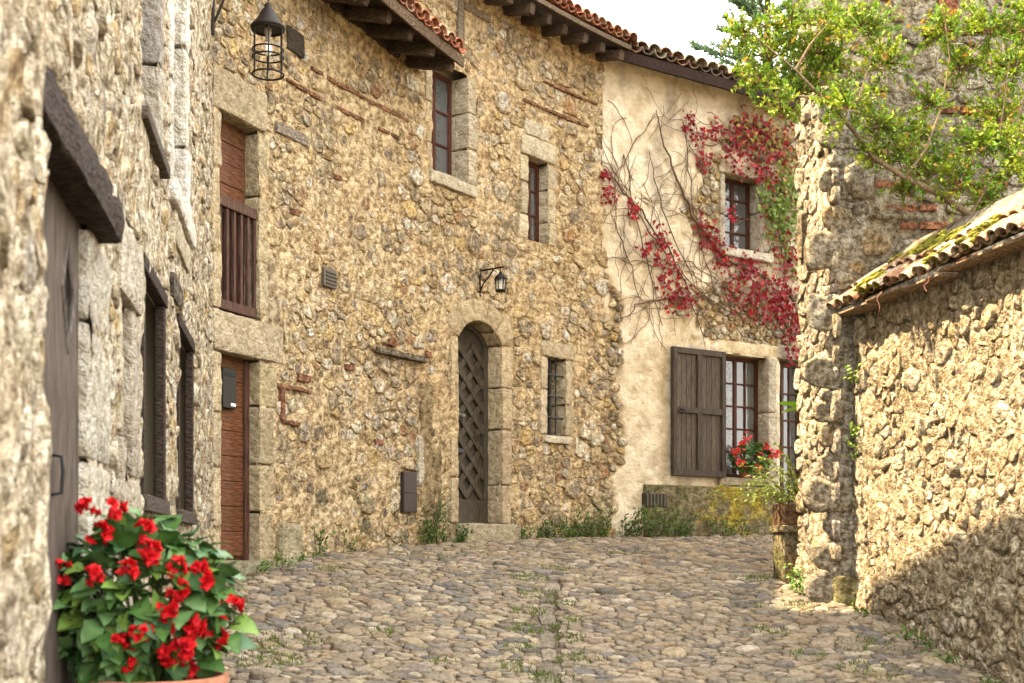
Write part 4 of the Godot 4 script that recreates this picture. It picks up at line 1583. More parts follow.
func build_plaster_house() -> void:
	var house := thing("plastered_house", "cream plastered house under red creeper with one brown shutter open", "house", ws.at(2.5, foot(ws, 2.5), 0))
	var top := func(_s: float) -> float: return 7.36
	var holes := [Rect2(2.15, 5.19, 0.68, 1.03), Rect2(2.07, 2.03, 0.89, 1.70), Rect2(3.22, 1.0, 0.56, 2.74)]
	var lift := func(s: float, h: float) -> float: return -0.028 * smoothstep(-0.05, 0.12, bare(s, h)) + nz.get_noise_3d(s * 1.2, h * 1.2, 5.0) * 0.02
	var colour := func(s: float, h: float) -> Color:
		var c := mix_noise(s, h, Color(0.70, 0.63, 0.49), Color(0.60, 0.51, 0.36), 1.1, 3.0)
		c = c.lerp(Color(0.40, 0.35, 0.27), 0.8 * smoothstep(0.12, 0.42, nz.get_noise_3d(s * 2.4, h * 1.1, 17.0)))
		if bare(s, h) > 0.02:
			c = mix_noise(s, h, Color(0.54, 0.44, 0.28), Color(0.40, 0.32, 0.20), 4.0, 6.0)
		return c
	var wall := sheet(ws, 0.0, 7.6, 0.6, top, holes, 0.04, 0.005, colour, "wall", "plaster", house, lift)
	var keep := [Rect2(2.05, 5.06, 0.90, 1.26), Rect2(1.05, 1.95, 2.2, 1.95), Rect2(3.1, 0.8, 0.8, 3.05), Rect2(0.55, 0.8, 2.6, 1.12)]
	var skip := func(q: Vector2) -> bool: return bare(q.x, q.y) < 0.06
	var list := cells(Rect2(0.0, 1.2, 4.2, 6.0), 0.035, 0.085, 1.15, keep, skip, 61, 1.2)
	lay(list, ws.at, wall, {"pal": TAN, "gap": 0.008, "n": 10, "cut": 1, "d0": 0.0, "d1": 0.03, "rref": 0.07, "round": 0.6, "tilt": 0.3, "mat": "stone", "own": 280, "seed": 25, "rough": 0.8, "smear": Color(0.6, 0.49, 0.32, 0.7)})
	var dress := Color(0.60, 0.53, 0.41)
	# upper window
	jamb(ws, house, 2.83, 1.0, 5.2, 6.2, 0.12, 0.26, 2, dress, 0.015)
	jamb(ws, house, 2.15, -1.0, 5.2, 6.2, 0.10, 0.26, 2, dress, 0.015)
	block(ws, house, "lintel", 2.04, 2.96, 6.21, 6.38, -0.26, 0.015, Color(0.56, 0.47, 0.33))
	block(ws, house, "sill", 2.06, 3.02, 5.06, 5.185, -0.24, 0.09, Color(0.72, 0.65, 0.52))
	casement(ws, house, "window", 2.16, 2.82, 5.19, 6.21, -0.19, 2, 4, Color(0.10, 0.04, 0.024), 0.05)
	room(ws, house, 2.16, 2.82, 5.19, 6.21, -0.25)
	# lower window, its shutter, and the stone pier beside it
	casement(ws, house, "window", 2.08, 2.95, 2.04, 3.72, -0.16, 4, 5, Color(0.095, 0.038, 0.022), 0.05)
	room(ws, house, 2.08, 2.95, 2.04, 3.72, -0.22, 1.7, 0.1)
	block(ws, house, "sill", 2.0, 3.0, 1.92, 2.03, -0.22, 0.07, Color(0.52, 0.45, 0.33))
	block(ws, house, "lintel", 2.0, 3.22, 3.74, 3.92, -0.22, 0.012, Color(0.60, 0.50, 0.33), "plaster")
	jamb(ws, house, 2.96, 1.0, 1.2, 3.73, 0.2, 0.3, 3, Color(0.64, 0.57, 0.44), 0.03)
	var rv := Buf.new()
	bar(rv, ws, 2.5, 2.03, 2.075, 2.03, 3.74, -0.22, -0.01, Color(0.56, 0.47, 0.32))
	put(rv, "reveal", M.plaster, house)
	var sh := Buf.new()
	var sc := Color(0.085, 0.066, 0.048)
	var sm := 1.6
	bar(sh, ws, sm, 1.12, 2.07, 2.02, 3.73, 0.045, 0.07, Color(0.085, 0.065, 0.05))
	var shutter := put(sh, "shutter", M.wood, house, "weathered brown boarded shutter folded open")
	planks(shutter, ws, 1.19, 1.55, 2.10, 2.86, 0.068, 0.082, 4, true, Color(0.125, 0.102, 0.077), "wood")
	planks(shutter, ws, 1.64, 2.0, 2.10, 2.86, 0.068, 0.082, 4, true, Color(0.125, 0.102, 0.077), "wood")
	planks(shutter, ws, 1.19, 1.55, 2.94, 3.65, 0.068, 0.082, 4, true, Color(0.125, 0.102, 0.077), "wood")
	planks(shutter, ws, 1.64, 2.0, 2.94, 3.65, 0.068, 0.082, 4, true, Color(0.125, 0.102, 0.077), "wood")
	for q in [[1.12, 1.19, 2.02, 3.73], [2.0, 2.07, 2.02, 3.73], [1.55, 1.64, 2.10, 3.65], [1.19, 2.0, 2.02, 2.10], [1.19, 2.0, 3.65, 3.73], [1.19, 2.0, 2.86, 2.94]]:
		var rr := Buf.new()
		bar(rr, ws, sm, q[0], q[1], q[2], q[3], 0.07, 0.112 - 0.003 * (q[1] - q[0]), sc)
		put(rr, "stile", M.wood, shutter)
	var lt := Buf.new()
	var lf := ws.frame(1.24, 2.9, 0.10)
	lt.tube([lf * Vector3(0, 0, 0), lf * Vector3(0, 0, 0.03), lf * Vector3(0.05, 0, 0.04), lf * Vector3(0.09, -0.02, 0.03)], [0.01, 0.01, 0.01, 0.01], Color(0.02, 0.02, 0.02))
	put(lt, "latch", M.iron, shutter)
	# glazed door
	casement(ws, house, "glazed_door", 3.22, 3.78, 1.30, 3.72, -0.14, 3, 6, Color(0.12, 0.065, 0.036), 0.06)
	room(ws, house, 3.22, 3.78, 1.3, 3.72, -0.2, 1.7, 0.1)
	jamb(ws, house, 3.78, 1.0, 1.1, 3.73, 0.2, 0.3, 4, dress, 0.02)
	block(ws, house, "lintel", 3.16, 4.0, 3.74, 3.94, -0.22, 0.02, dress)
	# plinth with yellow moss
	var pb := Buf.new()
	hewn(pb, ws.frame(1.86, 1.54, 0.0), Vector3(2.36, 0.72, 0.14), 0.03, 0.014, Color(0.34, 0.29, 0.17), 4.0, 0.06)
	for k in pb.v.size():
		var q := pb.v[k]
		var s := (q - ws.pos(0)).dot(ws.tangent(1))
		var m := nz.get_noise_3d(s * 4.0, q.y * 4.0, 21.0) + 0.45 - absf(s - 2.35) * 0.9
		if m > 0.05:
			pb.c[k] = pb.c[k].lerp(Color(0.52, 0.40, 0.045), clampf((m - 0.05) * 4.0, 0, 0.95))
		elif nz.get_noise_3d(s * 5.0, q.y * 5.0, 3.0) > 0.05:
			pb.c[k] = pb.c[k].lerp(Color(0.15, 0.16, 0.06), 0.6)
	put(pb, "plinth", M.mortar, house)
	var gr := Buf.new()
	bar(gr, ws, 0.85, 0.66, 1.04, 1.60, 1.78, 0.0, 0.075, Color(0.05, 0.04, 0.03))
	for k in 6:
		bar(gr, ws, 0.85, 0.68 + k * 0.06, 0.70 + k * 0.06, 1.61, 1.77, 0.075, 0.085, Color(0.09, 0.075, 0.06), 0.002)
	put(gr, "cellar_grille", M.iron, house)
	# roof
	var deck := slab_roof(house, ws, -0.05, 7.6, 7.32, 0.26, 0.33, 4.5, 0.03, Color(0.14, 0.10, 0.075), "old_wood", "roof")
	var fb := Buf.new()
	for k in 10:
		log_beam(fb, ws.at(-0.05 + 0.76 * k, 7.30, 0.27), ws.at(0.725 + 0.76 * k, 7.30, 0.27), 0.05, 0.15, Color(0.05, 0.028, 0.02), 3.0, 0.004)
	put(fb, "fascia", M.old_wood, deck)
	var greys := tile_set([Color(0.25, 0.21, 0.17), Color(0.33, 0.27, 0.20), Color(0.20, 0.18, 0.15), Color(0.37, 0.29, 0.20), Color(0.30, 0.19, 0.13), Color(0.42, 0.37, 0.28)], 0.40, 0.105)
	tiles(deck, ws, 0.0, 5.2, 7.38, 0.34, 0.33, 3, greys, 0.20, 0.40, 0.105, 93, 0.04)
	inner(house, ws, 0.0, 7.6, 0.4, 7.2, -0.75, -5.0, 1.2)


# ------------------------------------------------------------------ tower
func build_tower() -> void:
	var tower := thing("stone_tower", "tall weathered stone corner building with thin red brick courses", "tower", wt.at(1.5, foot(wt, 1.5), 0))
	var top := func(_s: float) -> float: return 8.6
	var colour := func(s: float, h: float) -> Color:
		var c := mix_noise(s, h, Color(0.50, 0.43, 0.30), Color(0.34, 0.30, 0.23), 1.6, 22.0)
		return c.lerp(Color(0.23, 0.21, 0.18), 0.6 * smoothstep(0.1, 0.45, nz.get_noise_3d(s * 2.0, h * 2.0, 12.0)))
	var lift := func(s: float, h: float) -> float: return nf.get_noise_3d(s * 5.0, h * 5.0, 19.0) * 0.03
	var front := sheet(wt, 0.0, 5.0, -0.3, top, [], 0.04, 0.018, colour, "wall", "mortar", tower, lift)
	var courses := [[0.75, 1.55, 5.28], [0.85, 1.7, 4.62], [0.35, 1.2, 4.02], [0.42, 0.85, 3.82], [0.55, 1.5, 3.68], [0.5, 0.95, 5.62], [1.6, 2.4, 4.9], [0.9, 1.8, 3.42]]
	var keep := []
	for q in courses:
		keep.append(Rect2(q[0], q[2] - 0.01, q[1] - q[0], 0.09))
	var list := cells(Rect2(0.0, 0.2, 2.4, 6.2), 0.05, 0.20, 1.35, keep, nowhere, 81, 2.0)
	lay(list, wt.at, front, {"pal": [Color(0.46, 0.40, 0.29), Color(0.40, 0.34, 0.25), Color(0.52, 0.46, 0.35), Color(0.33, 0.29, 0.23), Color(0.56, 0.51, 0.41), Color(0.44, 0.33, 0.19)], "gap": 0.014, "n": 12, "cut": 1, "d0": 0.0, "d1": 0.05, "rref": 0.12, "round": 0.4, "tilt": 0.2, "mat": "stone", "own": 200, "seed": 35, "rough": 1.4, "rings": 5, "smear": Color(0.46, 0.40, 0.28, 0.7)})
	rng.seed = 12
	for q in courses:
		var s: float = q[0]
		while s < q[1]:
			var l := rng.randf_range(0.16, 0.30)
			var t := rng.randf_range(0.75, 1.2)
			if rng.randf() < 0.82:
				block(wt, front, "brick", s, s + l - 0.015, q[2] + rng.randf_range(-0.01, 0.01), q[2] + 0.065, -0.04, rng.randf_range(0.02, 0.05), Color(0.44 * t, 0.19 * t, 0.10 * t), "stone", 0.012, 0.010)
			s += l
	block(wt, front, "brick", 0.86, 1.02, 5.36, 5.56, -0.04, 0.05, Color(0.40, 0.16, 0.09), "stone", 0.012, 0.01)
	# narrow sunlit side
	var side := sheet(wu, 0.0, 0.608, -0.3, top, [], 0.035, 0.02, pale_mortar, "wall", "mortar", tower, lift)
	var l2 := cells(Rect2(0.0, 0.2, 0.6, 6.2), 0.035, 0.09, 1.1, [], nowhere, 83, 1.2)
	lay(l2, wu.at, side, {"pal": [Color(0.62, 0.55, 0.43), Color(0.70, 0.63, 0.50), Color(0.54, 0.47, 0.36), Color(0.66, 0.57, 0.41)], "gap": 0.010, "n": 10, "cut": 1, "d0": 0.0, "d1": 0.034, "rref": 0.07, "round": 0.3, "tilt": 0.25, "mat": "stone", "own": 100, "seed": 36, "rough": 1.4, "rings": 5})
	# rough corner stones between the two
	rng.seed = 31
	var h := 0.2
	var wide := false
	while h < 6.4:
		var l := rng.randf_range(0.22, 0.52)
		var t := rng.randf_range(0.85, 1.12)
		var b := Buf.new()
		var c := wt.frame(0.0, h + l / 2, 0.0)
		var sx := 0.30 if wide else 0.20
		hewn(b, Transform3D(c.basis, c.origin + Vector3(sx / 2 - 0.015, 0, -0.105)), Vector3(sx, l - 0.012, 0.24), 0.03, 0.03, Color(0.54 * t, 0.49 * t, 0.39 * t), h * 5.0, 0.03)
		put(b, "corner_stone", M.stone, tower)
		h += l
		wide = not wide
	var wb := straight(5.0, 16.0, 2.5, 11.25)
	sheet(wb, 0.0, wb.length(), -0.3, top, [], 0.15, 0.02, pale_mortar, "wall", "mortar", tower)
	block(wt, tower, "footing_stone", 0.0, 0.25, 0.50, 0.84, -0.2, 0.10, Color(0.30, 0.27, 0.13), "stone", 0.05, 0.03)
	# upright timber at the far edge of the narrow side
	var pb := Buf.new()
	log_beam(pb, Vector3(2.615, 1.35, -11.34), Vector3(2.545, 2.95, -11.34), 0.075, 0.07, Color(0.20, 0.10, 0.06), 2.0, 0.005)
	put(pb, "upright_timber", M.old_wood, tower)
	block(wu, tower, "iron_stone", 0.02, 0.14, 3.55, 3.95, -0.05, 0.06, Color(0.36, 0.29, 0.19), "stone", 0.03, 0.02)
	# flat top, out of sight
	var tb := Buf.new()
	tb.flat4(Vector3(2.4, 8.6, -10.55), Vector3(7.7, 8.6, -10.55), Vector3(7.7, 8.6, -16.0), Vector3(2.4, 8.6, -16.0), Color(0.35, 0.17, 0.1))
	tb.flat4(Vector3(7.62, -0.3, -10.65), Vector3(7.62, -0.3, -16.0), Vector3(7.62, 8.6, -16.0), Vector3(7.62, 8.6, -10.65), Color(0.5, 0.42, 0.3))
	put(tb, "roof", M.tile, tower)


# ------------------------------------------------------------------ garden wall with tile coping
func coping_h(s: float) -> float:
	return 2.985 + 0.012 * s + 0.015 * sin(floorf(s / 0.55) * 2.3)


func build_garden_wall() -> void:
	var wall := thing("garden_wall", "sunlit rubble garden wall capped with mossy clay tiles", "wall", wr.at(1.0, foot(wr, 1.0), 0))
	var top := func(s: float) -> float: return coping_h(s) + 0.02
	var colour := func(s: float, h: float) -> Color: return mix_noise(s, h, Color(0.66, 0.56, 0.39), Color(0.56, 0.46, 0.31), 2.0, 42.0)
	var lift := func(s: float, h: float) -> float: return nf.get_noise_3d(s * 5.0, h * 5.0, 29.0) * 0.03 + 0.004
	var face := sheet(wr, 0.0, 8.1, -0.4, top, [], 0.03, 0.03, colour, "wall_face", "mortar", wall, lift)
	var skip := func(q: Vector2) -> bool: return q.y > coping_h(q.x) - 0.03 or q.y < foot(wr, q.x) - 0.1
	var list := cells(Rect2(0.0, -0.1, 3.4, 3.6), 0.035, 0.105, 0.95, [], skip, 91, 1.3)
	lay(list, wr.at, face, {"pal": HONEY, "gap": 0.008, "n": 16, "cut": 0, "d0": 0.0, "d1": 0.042, "rref": 0.085, "round": 0.22, "tilt": 0.3, "mat": "stone", "own": 298, "seed": 45, "rough": 1.7, "sink": 0.05, "rings": 6, "smear": Color(0.60, 0.50, 0.34, 0.6)})
	var skip2 := func(q: Vector2) -> bool: return q.y > coping_h(q.x) - 0.03
	var far := cells(Rect2(3.4, -0.1, 4.6, 3.7), 0.08, 0.16, 1.1, [], skip2, 92, 1.0)
	lay(far, wr.at, face, {"pal": HONEY, "gap": 0.014, "n": 9, "cut": 1, "d0": 0.02, "d1": 0.07, "round": 0.45, "tilt": 0.3, "mat": "stone", "own": 0, "seed": 46, "sink": 0.05})
	# back and ends
	var b := Buf.new()
	var col := Color(0.46, 0.38, 0.25)
	b.flat4(wr.at(8.1, -0.4, -0.5), wr.at(0, -0.4, -0.5), wr.at(0, 3.0, -0.5), wr.at(8.1, 3.1, -0.5), col)
	b.flat4(wr.at(0, -0.4, -0.5), wr.at(0, -0.4, 0), wr.at(0, 2.98, 0), wr.at(0, 2.98, -0.5), col)
	b.flat4(wr.at(8.1, -0.4, 0), wr.at(8.1, -0.4, -0.5), wr.at(8.1, 3.1, -0.5), wr.at(8.1, 3.05, 0), col)
	put(b, "back_face", M.mortar, wall)
	# rough end stones by the tower
	rng.seed = 3
	var h := 0.25
	while h < 2.95:
		var l := rng.randf_range(0.16, 0.34)
		var t := rng.randf_range(0.9, 1.15)
		block(wr, wall, "end_stone", -0.03, rng.randf_range(0.10, 0.2), h, h + l - 0.012, -0.15, rng.randf_range(0.02, 0.05), Color(0.62 * t, 0.54 * t, 0.40 * t), "stone", 0.035, 0.04)
		h += l
	# coping: bedding boards of clay, tiles, moss
	var set_ := tile_set([Color(0.38, 0.23, 0.14), Color(0.42, 0.31, 0.21), Color(0.34, 0.19, 0.11), Color(0.48, 0.40, 0.30), Color(0.33, 0.26, 0.19), Color(0.40, 0.33, 0.24)], 0.30, 0.066)
	var pitch := 0.66
	var coping := Buf.new()
	var k := 0
	while k < 15:
		var s0 := -0.06 + k * 0.55
		var hh := coping_h(s0 + 0.3)
		var f := wr.frame(s0 + 0.275, hh - 0.012, 0.085)
		coping.box(Transform3D(f.basis, f.origin), Vector3(0.57, 0.022, 0.19), Color(0.34, 0.25, 0.165), 0.006)
		k += 1
	var cop := put(coping, "coping", M.tile, wall)
	for q in 15:
		var s0 := -0.06 + q * 0.55
		tiles(cop, wr, s0 + 0.03, s0 + 0.50, coping_h(s0 + 0.3) - 0.015, 0.20, pitch, 2, set_, 0.128, 0.30, 0.066, 200 + q)
	var mb := Buf.new()
	mb.flat4(wr.at(-0.06, 3.02, 0.14), wr.at(8.1, 3.12, 0.14), wr.at(8.1, 3.66, -0.42), wr.at(-0.06, 3.56, -0.42), Color(0.42, 0.36, 0.26))
	put(mb, "bedding", M.mortar, wall)
	var moss := Buf.new()
	rng.seed = 19
	for n in 1300:
		var s := rng.randf_range(0.35, 2.1)
		var run := rng.randf_range(0.0, 0.46)
		var d := nz.get_noise_3d(s * 3.0, run * 4.0, 2.0)
		if d < 0.0:
			continue
		var f := wr.frame(s, coping_h(s) + 0.075, 0.19)
		var slope := Basis(f.basis.x, pitch) * f.basis
		var t := rng.randf_range(0.7, 1.25)
		var r := rng.randf_range(0.014, 0.032)
		var p := f.origin - slope.z * run + slope.y * rng.randf_range(-0.01, 0.05)
		hewn(moss, Transform3D(slope * Basis(Vector3.UP, rng.randf() * TAU), p), Vector3(r * 3.0, r * 1.3, r * 2.4), r * 0.6, 0.008, Color(0.27 * t, 0.265 * t, 0.03 * t), n * 1.0, r * 1.0)
	put(moss, "moss", M.moss, wall, "yellow green moss cushions on the tiles").set_meta("kind", "stuff")
	# dry tendrils that hang off the coping
	for q in [[0.80, 0.16], [1.50, 0.12]]:
		var tb := Buf.new()
		var p0 := wr.at(q[0], coping_h(q[0]), 0.2)
		var path := [p0]
		var rad := [0.006]
		for j in 5:
			p0 += Vector3(rng.randf_range(-0.03, 0.03), -q[1] / 5.0, rng.randf_range(-0.03, 0.03))
			path.append(p0)
			rad.append(0.004)
		tb.tube(path, rad, Color(0.32, 0.16, 0.12), 5)
		put(tb, "tendril", M.bark, wall)


# ------------------------------------------------------------------ lanterns
func build_lanterns() -> void:
	var iron := Color(0.016, 0.012, 0.010)
	var c := Vector3(-1.971, 4.89, -10.5)
	var lan := thing("wall_lantern", "large round iron lantern cage with conical cap on corner bracket", "lantern", c)
	var xf := Transform3D(Basis(), c)
	var b := Buf.new()
	b.lathe(xf, [Vector2(0.0, 0.385), Vector2(0.135, 0.37), Vector2(0.142, 0.385), Vector2(0.138, 0.40), Vector2(0.085, 0.46), Vector2(0.05, 0.53), Vector2(0.028, 0.545), Vector2(0.03, 0.57), Vector2(0.012, 0.59), Vector2(0.0, 0.60)], iron, 18)
	put(b, "cap", M.iron, lan)
	var ring := func(y: float, r: float, th: float) -> void:
		var q := Buf.new()
		var path := []
		var rad := []
		for k in 25:
			var a := TAU * k / 24.0
			path.append(c + Vector3(cos(a) * r, y, sin(a) * r))
			rad.append(th)
		q.tube(path, rad, iron, 6)
		put(q, "ring", M.iron, lan)
	ring.call(0.01, 0.125, 0.008)
	ring.call(0.15, 0.124, 0.007)
	ring.call(0.21, 0.124, 0.007)
	ring.call(0.37, 0.128, 0.008)
	for k in 6:
		var q := Buf.new()
		var a := TAU * k / 6.0 + 0.3
		var o := Vector3(cos(a) * 0.124, 0, sin(a) * 0.124)
		q.tube([c + o, c + o + Vector3(0, 0.38, 0)], [0.0065, 0.0065], iron, 5)
		put(q, "upright", M.iron, lan)
	var hold := Buf.new()
	hold.lathe(Transform3D(Basis(), c + Vector3(0, 0.27, 0)), [Vector2(0.0, 0), Vector2(0.022, 0.005), Vector2(0.022, 0.06), Vector2(0.03, 0.07), Vector2(0.03, 0.115)], Color(0.25, 0.22, 0.18), 10)
	put(hold, "lamp_holder", M.paint, lan)
	var bulb := Buf.new()
	bulb.lathe(Transform3D(Basis(), c + Vector3(0, 0.16, 0)), [Vector2(0.0, 0), Vector2(0.022, 0.008), Vector2(0.034, 0.035), Vector2(0.03, 0.07), Vector2(0.016, 0.11)], Color(0.75, 0.72, 0.66), 12)
	put(bulb, "bulb", M.paint, lan)
	var br := Buf.new()
	var w0 := Vector3(-2.415, 5.22, -10.5)
	br.tube([w0, w0 + Vector3(0, 0.95, 0)], [0.016, 0.016], iron)
	var arm := w0 + Vector3(0, 0.72, 0)
	br.tube([arm, c + Vector3(0, 1.05, 0), c + Vector3(0.05, 1.05, 0)], [0.014, 0.012, 0.012], iron)
	br.tube([w0 + Vector3(0.01, 0.1, 0), w0 + Vector3(0.12, 0.36, 0), w0 + Vector3(0.3, 0.72, 0)], [0.011, 0.010, 0.010], iron)
	br.tube([c + Vector3(0, 0.59, 0), c + Vector3(0, 1.05, 0)], [0.006, 0.006], iron)
	put(br, "bracket", M.iron, lan)
	# small lantern by the arched door
	var f := wf.frame(4.55, 3.93, 0.0)
	var c2: Vector3 = f * Vector3(0.0, 0.0, 0.30)
	var l2 := thing("wall_lantern", "small black iron lantern on scrolled bracket above the arched door", "lantern", c2)
	var x2 := Transform3D(Basis(), c2)
	var q1 := Buf.new()
	q1.lathe(x2, [Vector2(0.0, 0.145), Vector2(0.07, 0.14), Vector2(0.072, 0.15), Vector2(0.045, 0.19), Vector2(0.02, 0.205), Vector2(0.02, 0.22), Vector2(0.0, 0.23)], iron, 10)
	put(q1, "cap", M.iron, l2)
	var q2 := Buf.new()
	q2.lathe(x2, [Vector2(0.0, 0.0), Vector2(0.055, 0.0), Vector2(0.06, 0.02), Vector2(0.05, 0.025), Vector2(0.0, 0.026)], iron, 10)
	put(q2, "base", M.iron, l2)
	for k in 6:
		var a := TAU * k / 6.0
		var o := Vector3(cos(a), 0, sin(a))
		var u := Buf.new()
		u.tube([c2 + o * 0.052 + Vector3(0, 0.02, 0), c2 + o * 0.062 + Vector3(0, 0.145, 0)], [0.006, 0.006], iron, 5)
		put(u, "upright", M.iron, l2)
	var g := Buf.new()
	g.lathe(x2, [Vector2(0.046, 0.026), Vector2(0.056, 0.14)], Color(0.8, 0.8, 0.75), 6)
	put(g, "pane", M.glass, l2)
	var bk := Buf.new()
	bk.tube([f * Vector3(0, -0.02, 0.015), f * Vector3(0, 0.30, 0.015)], [0.013, 0.013], iron)
	bk.tube([f * Vector3(0, 0.27, 0.015), f * Vector3(0, 0.275, 0.34)], [0.012, 0.010], iron)
	bk.tube([f * Vector3(0, 0.04, 0.02), f * Vector3(0, 0.12, 0.06), f * Vector3(0, 0.17, 0.12), f * Vector3(0, 0.26, 0.20)], [0.009, 0.009, 0.009, 0.008], iron)
	bk.tube([c2 + Vector3(0, 0.22, 0), c2 + Vector3(0, 0.275, 0)], [0.006, 0.006], iron)
	put(bk, "bracket", M.iron, l2)


# ------------------------------------------------------------------ plants
func rnd_dir() -> Vector3:
	var v := Vector3(rng.randfn(), rng.randfn(), rng.randfn())
	return v.normalized() if v.length() > 0.01 else Vector3.UP


func build_tree() -> void:
	var base := Vector3(3.54, ground(3.54, 10.0) - 0.2, -10.0)
	var tree := thing("small_tree", "leafy bright green tree leaning out over the tiled garden wall", "tree", base)
	var trunk := Buf.new()
	rng.seed = 55
	for k in LIMBS.size():
		var path := []
		var rad := []
		var src: Array = LIMBS[k]
		if k == 0:
			path.append(base)
			rad.append(0.05)
		for j in src.size():
			path.append(Vector3(src[j][0], src[j][1], -src[j][2]))
			rad.append(lerpf(0.036 if k == 0 else 0.013, 0.0025, float(j) / (src.size() - 1)))
		trunk.tube(path, rad, Color(0.26, 0.19, 0.11), 7)
	put(trunk, "trunk", M.bark, tree)
	var twigs := Buf.new()
	var crown := Buf.new()
	for e in CLUMPS:
		var c := Vector3(e[0], e[1], -e[2])
		var r: float = e[3]
		var nt := int(22 + 130 * r)
		for k in nt:
			var d := rnd_dir()
			var p0 := c + d * r * rng.randf_range(0.0, 0.35) - Vector3(0, r * 0.3, 0)
			var dir := (d + Vector3(-0.15, 0.45, 0)).normalized()
			var l := r * rng.randf_range(0.6, 1.25)
			var p1 := p0 + dir * l + rnd_dir() * 0.03
			twigs.tube([p0, p0.lerp(p1, 0.5) + rnd_dir() * 0.012, p1], [0.004, 0.003, 0.0015], Color(0.25, 0.14, 0.08), 4)
			var n := int(l / 0.012)
			var fresh := rng.randf()
			for j in n:
				var t := rng.randf_range(0.15, 1.05)
				var q := p0.lerp(p1, t)
				var ld := (dir * 0.5 + rnd_dir()).normalized()
				var up := (Vector3(0, 1, 0) + rnd_dir() * 0.7).normalized()
				var g := rng.randf_range(0.7, 1.2)
				var col := Color(0.12 * g, 0.215 * g, 0.028 * g)
				if fresh > 0.55:
					col = Color(0.25 * g, 0.33 * g, 0.035 * g)
				if t > 0.9 and fresh > 0.86:
					col = Color(0.38 * g, 0.22 * g, 0.05 * g)
				crown.leaf(q, ld, up, rng.randf_range(0.026, 0.052), rng.randf_range(0.017, 0.03), col)
	put(twigs, "twigs", M.bark, tree)
	put(crown, "crown", M.leaf, tree)


func build_conifer() -> void:
	var base := Vector3(5.7, ground(5.0, 29.0), -29.0)
	var tree := thing("cypress_tree", "feathery blue green conifer rising behind the plastered house roof", "tree", base)
	var tr := Buf.new()
	tr.tube([base, base + Vector3(0, 7, 0), base + Vector3(0, 15.5, 0)], [0.22, 0.14, 0.02], Color(0.16, 0.11, 0.07), 8)
	put(tr, "trunk", M.bark, tree)
	var cr := Buf.new()
	var limbs := Buf.new()
	rng.seed = 66
	for k in 150:
		var h := rng.randf_range(8.5, 15.3)
		var a := rng.randf() * TAU
		var l := (16.6 - h) * rng.randf_range(0.22, 0.40)
		var d := Vector3(cos(a), rng.randf_range(0.25, 0.7), sin(a)).normalized()
		var p0 := base + Vector3(0, h - base.y, 0)
		var p1 := p0 + d * l
		limbs.tube([p0, p1], [0.025, 0.006], Color(0.16, 0.11, 0.07), 4)
		for j in int(120 * l):
			var t := rng.randf_range(0.25, 1.0)
			var q := p0.lerp(p1, t)
			var ld := (d + rnd_dir() * 0.75 + Vector3(0, 0.2, 0)).normalized()
			var g := rng.randf_range(0.7, 1.3)
			cr.leaf(q, ld, rnd_dir(), rng.randf_range(0.10, 0.26), 0.035, Color(0.075 * g, 0.125 * g, 0.075 * g), 0.1)
	put(limbs, "limbs", M.bark, tree)
	put(cr, "crown", M.leaf, tree)


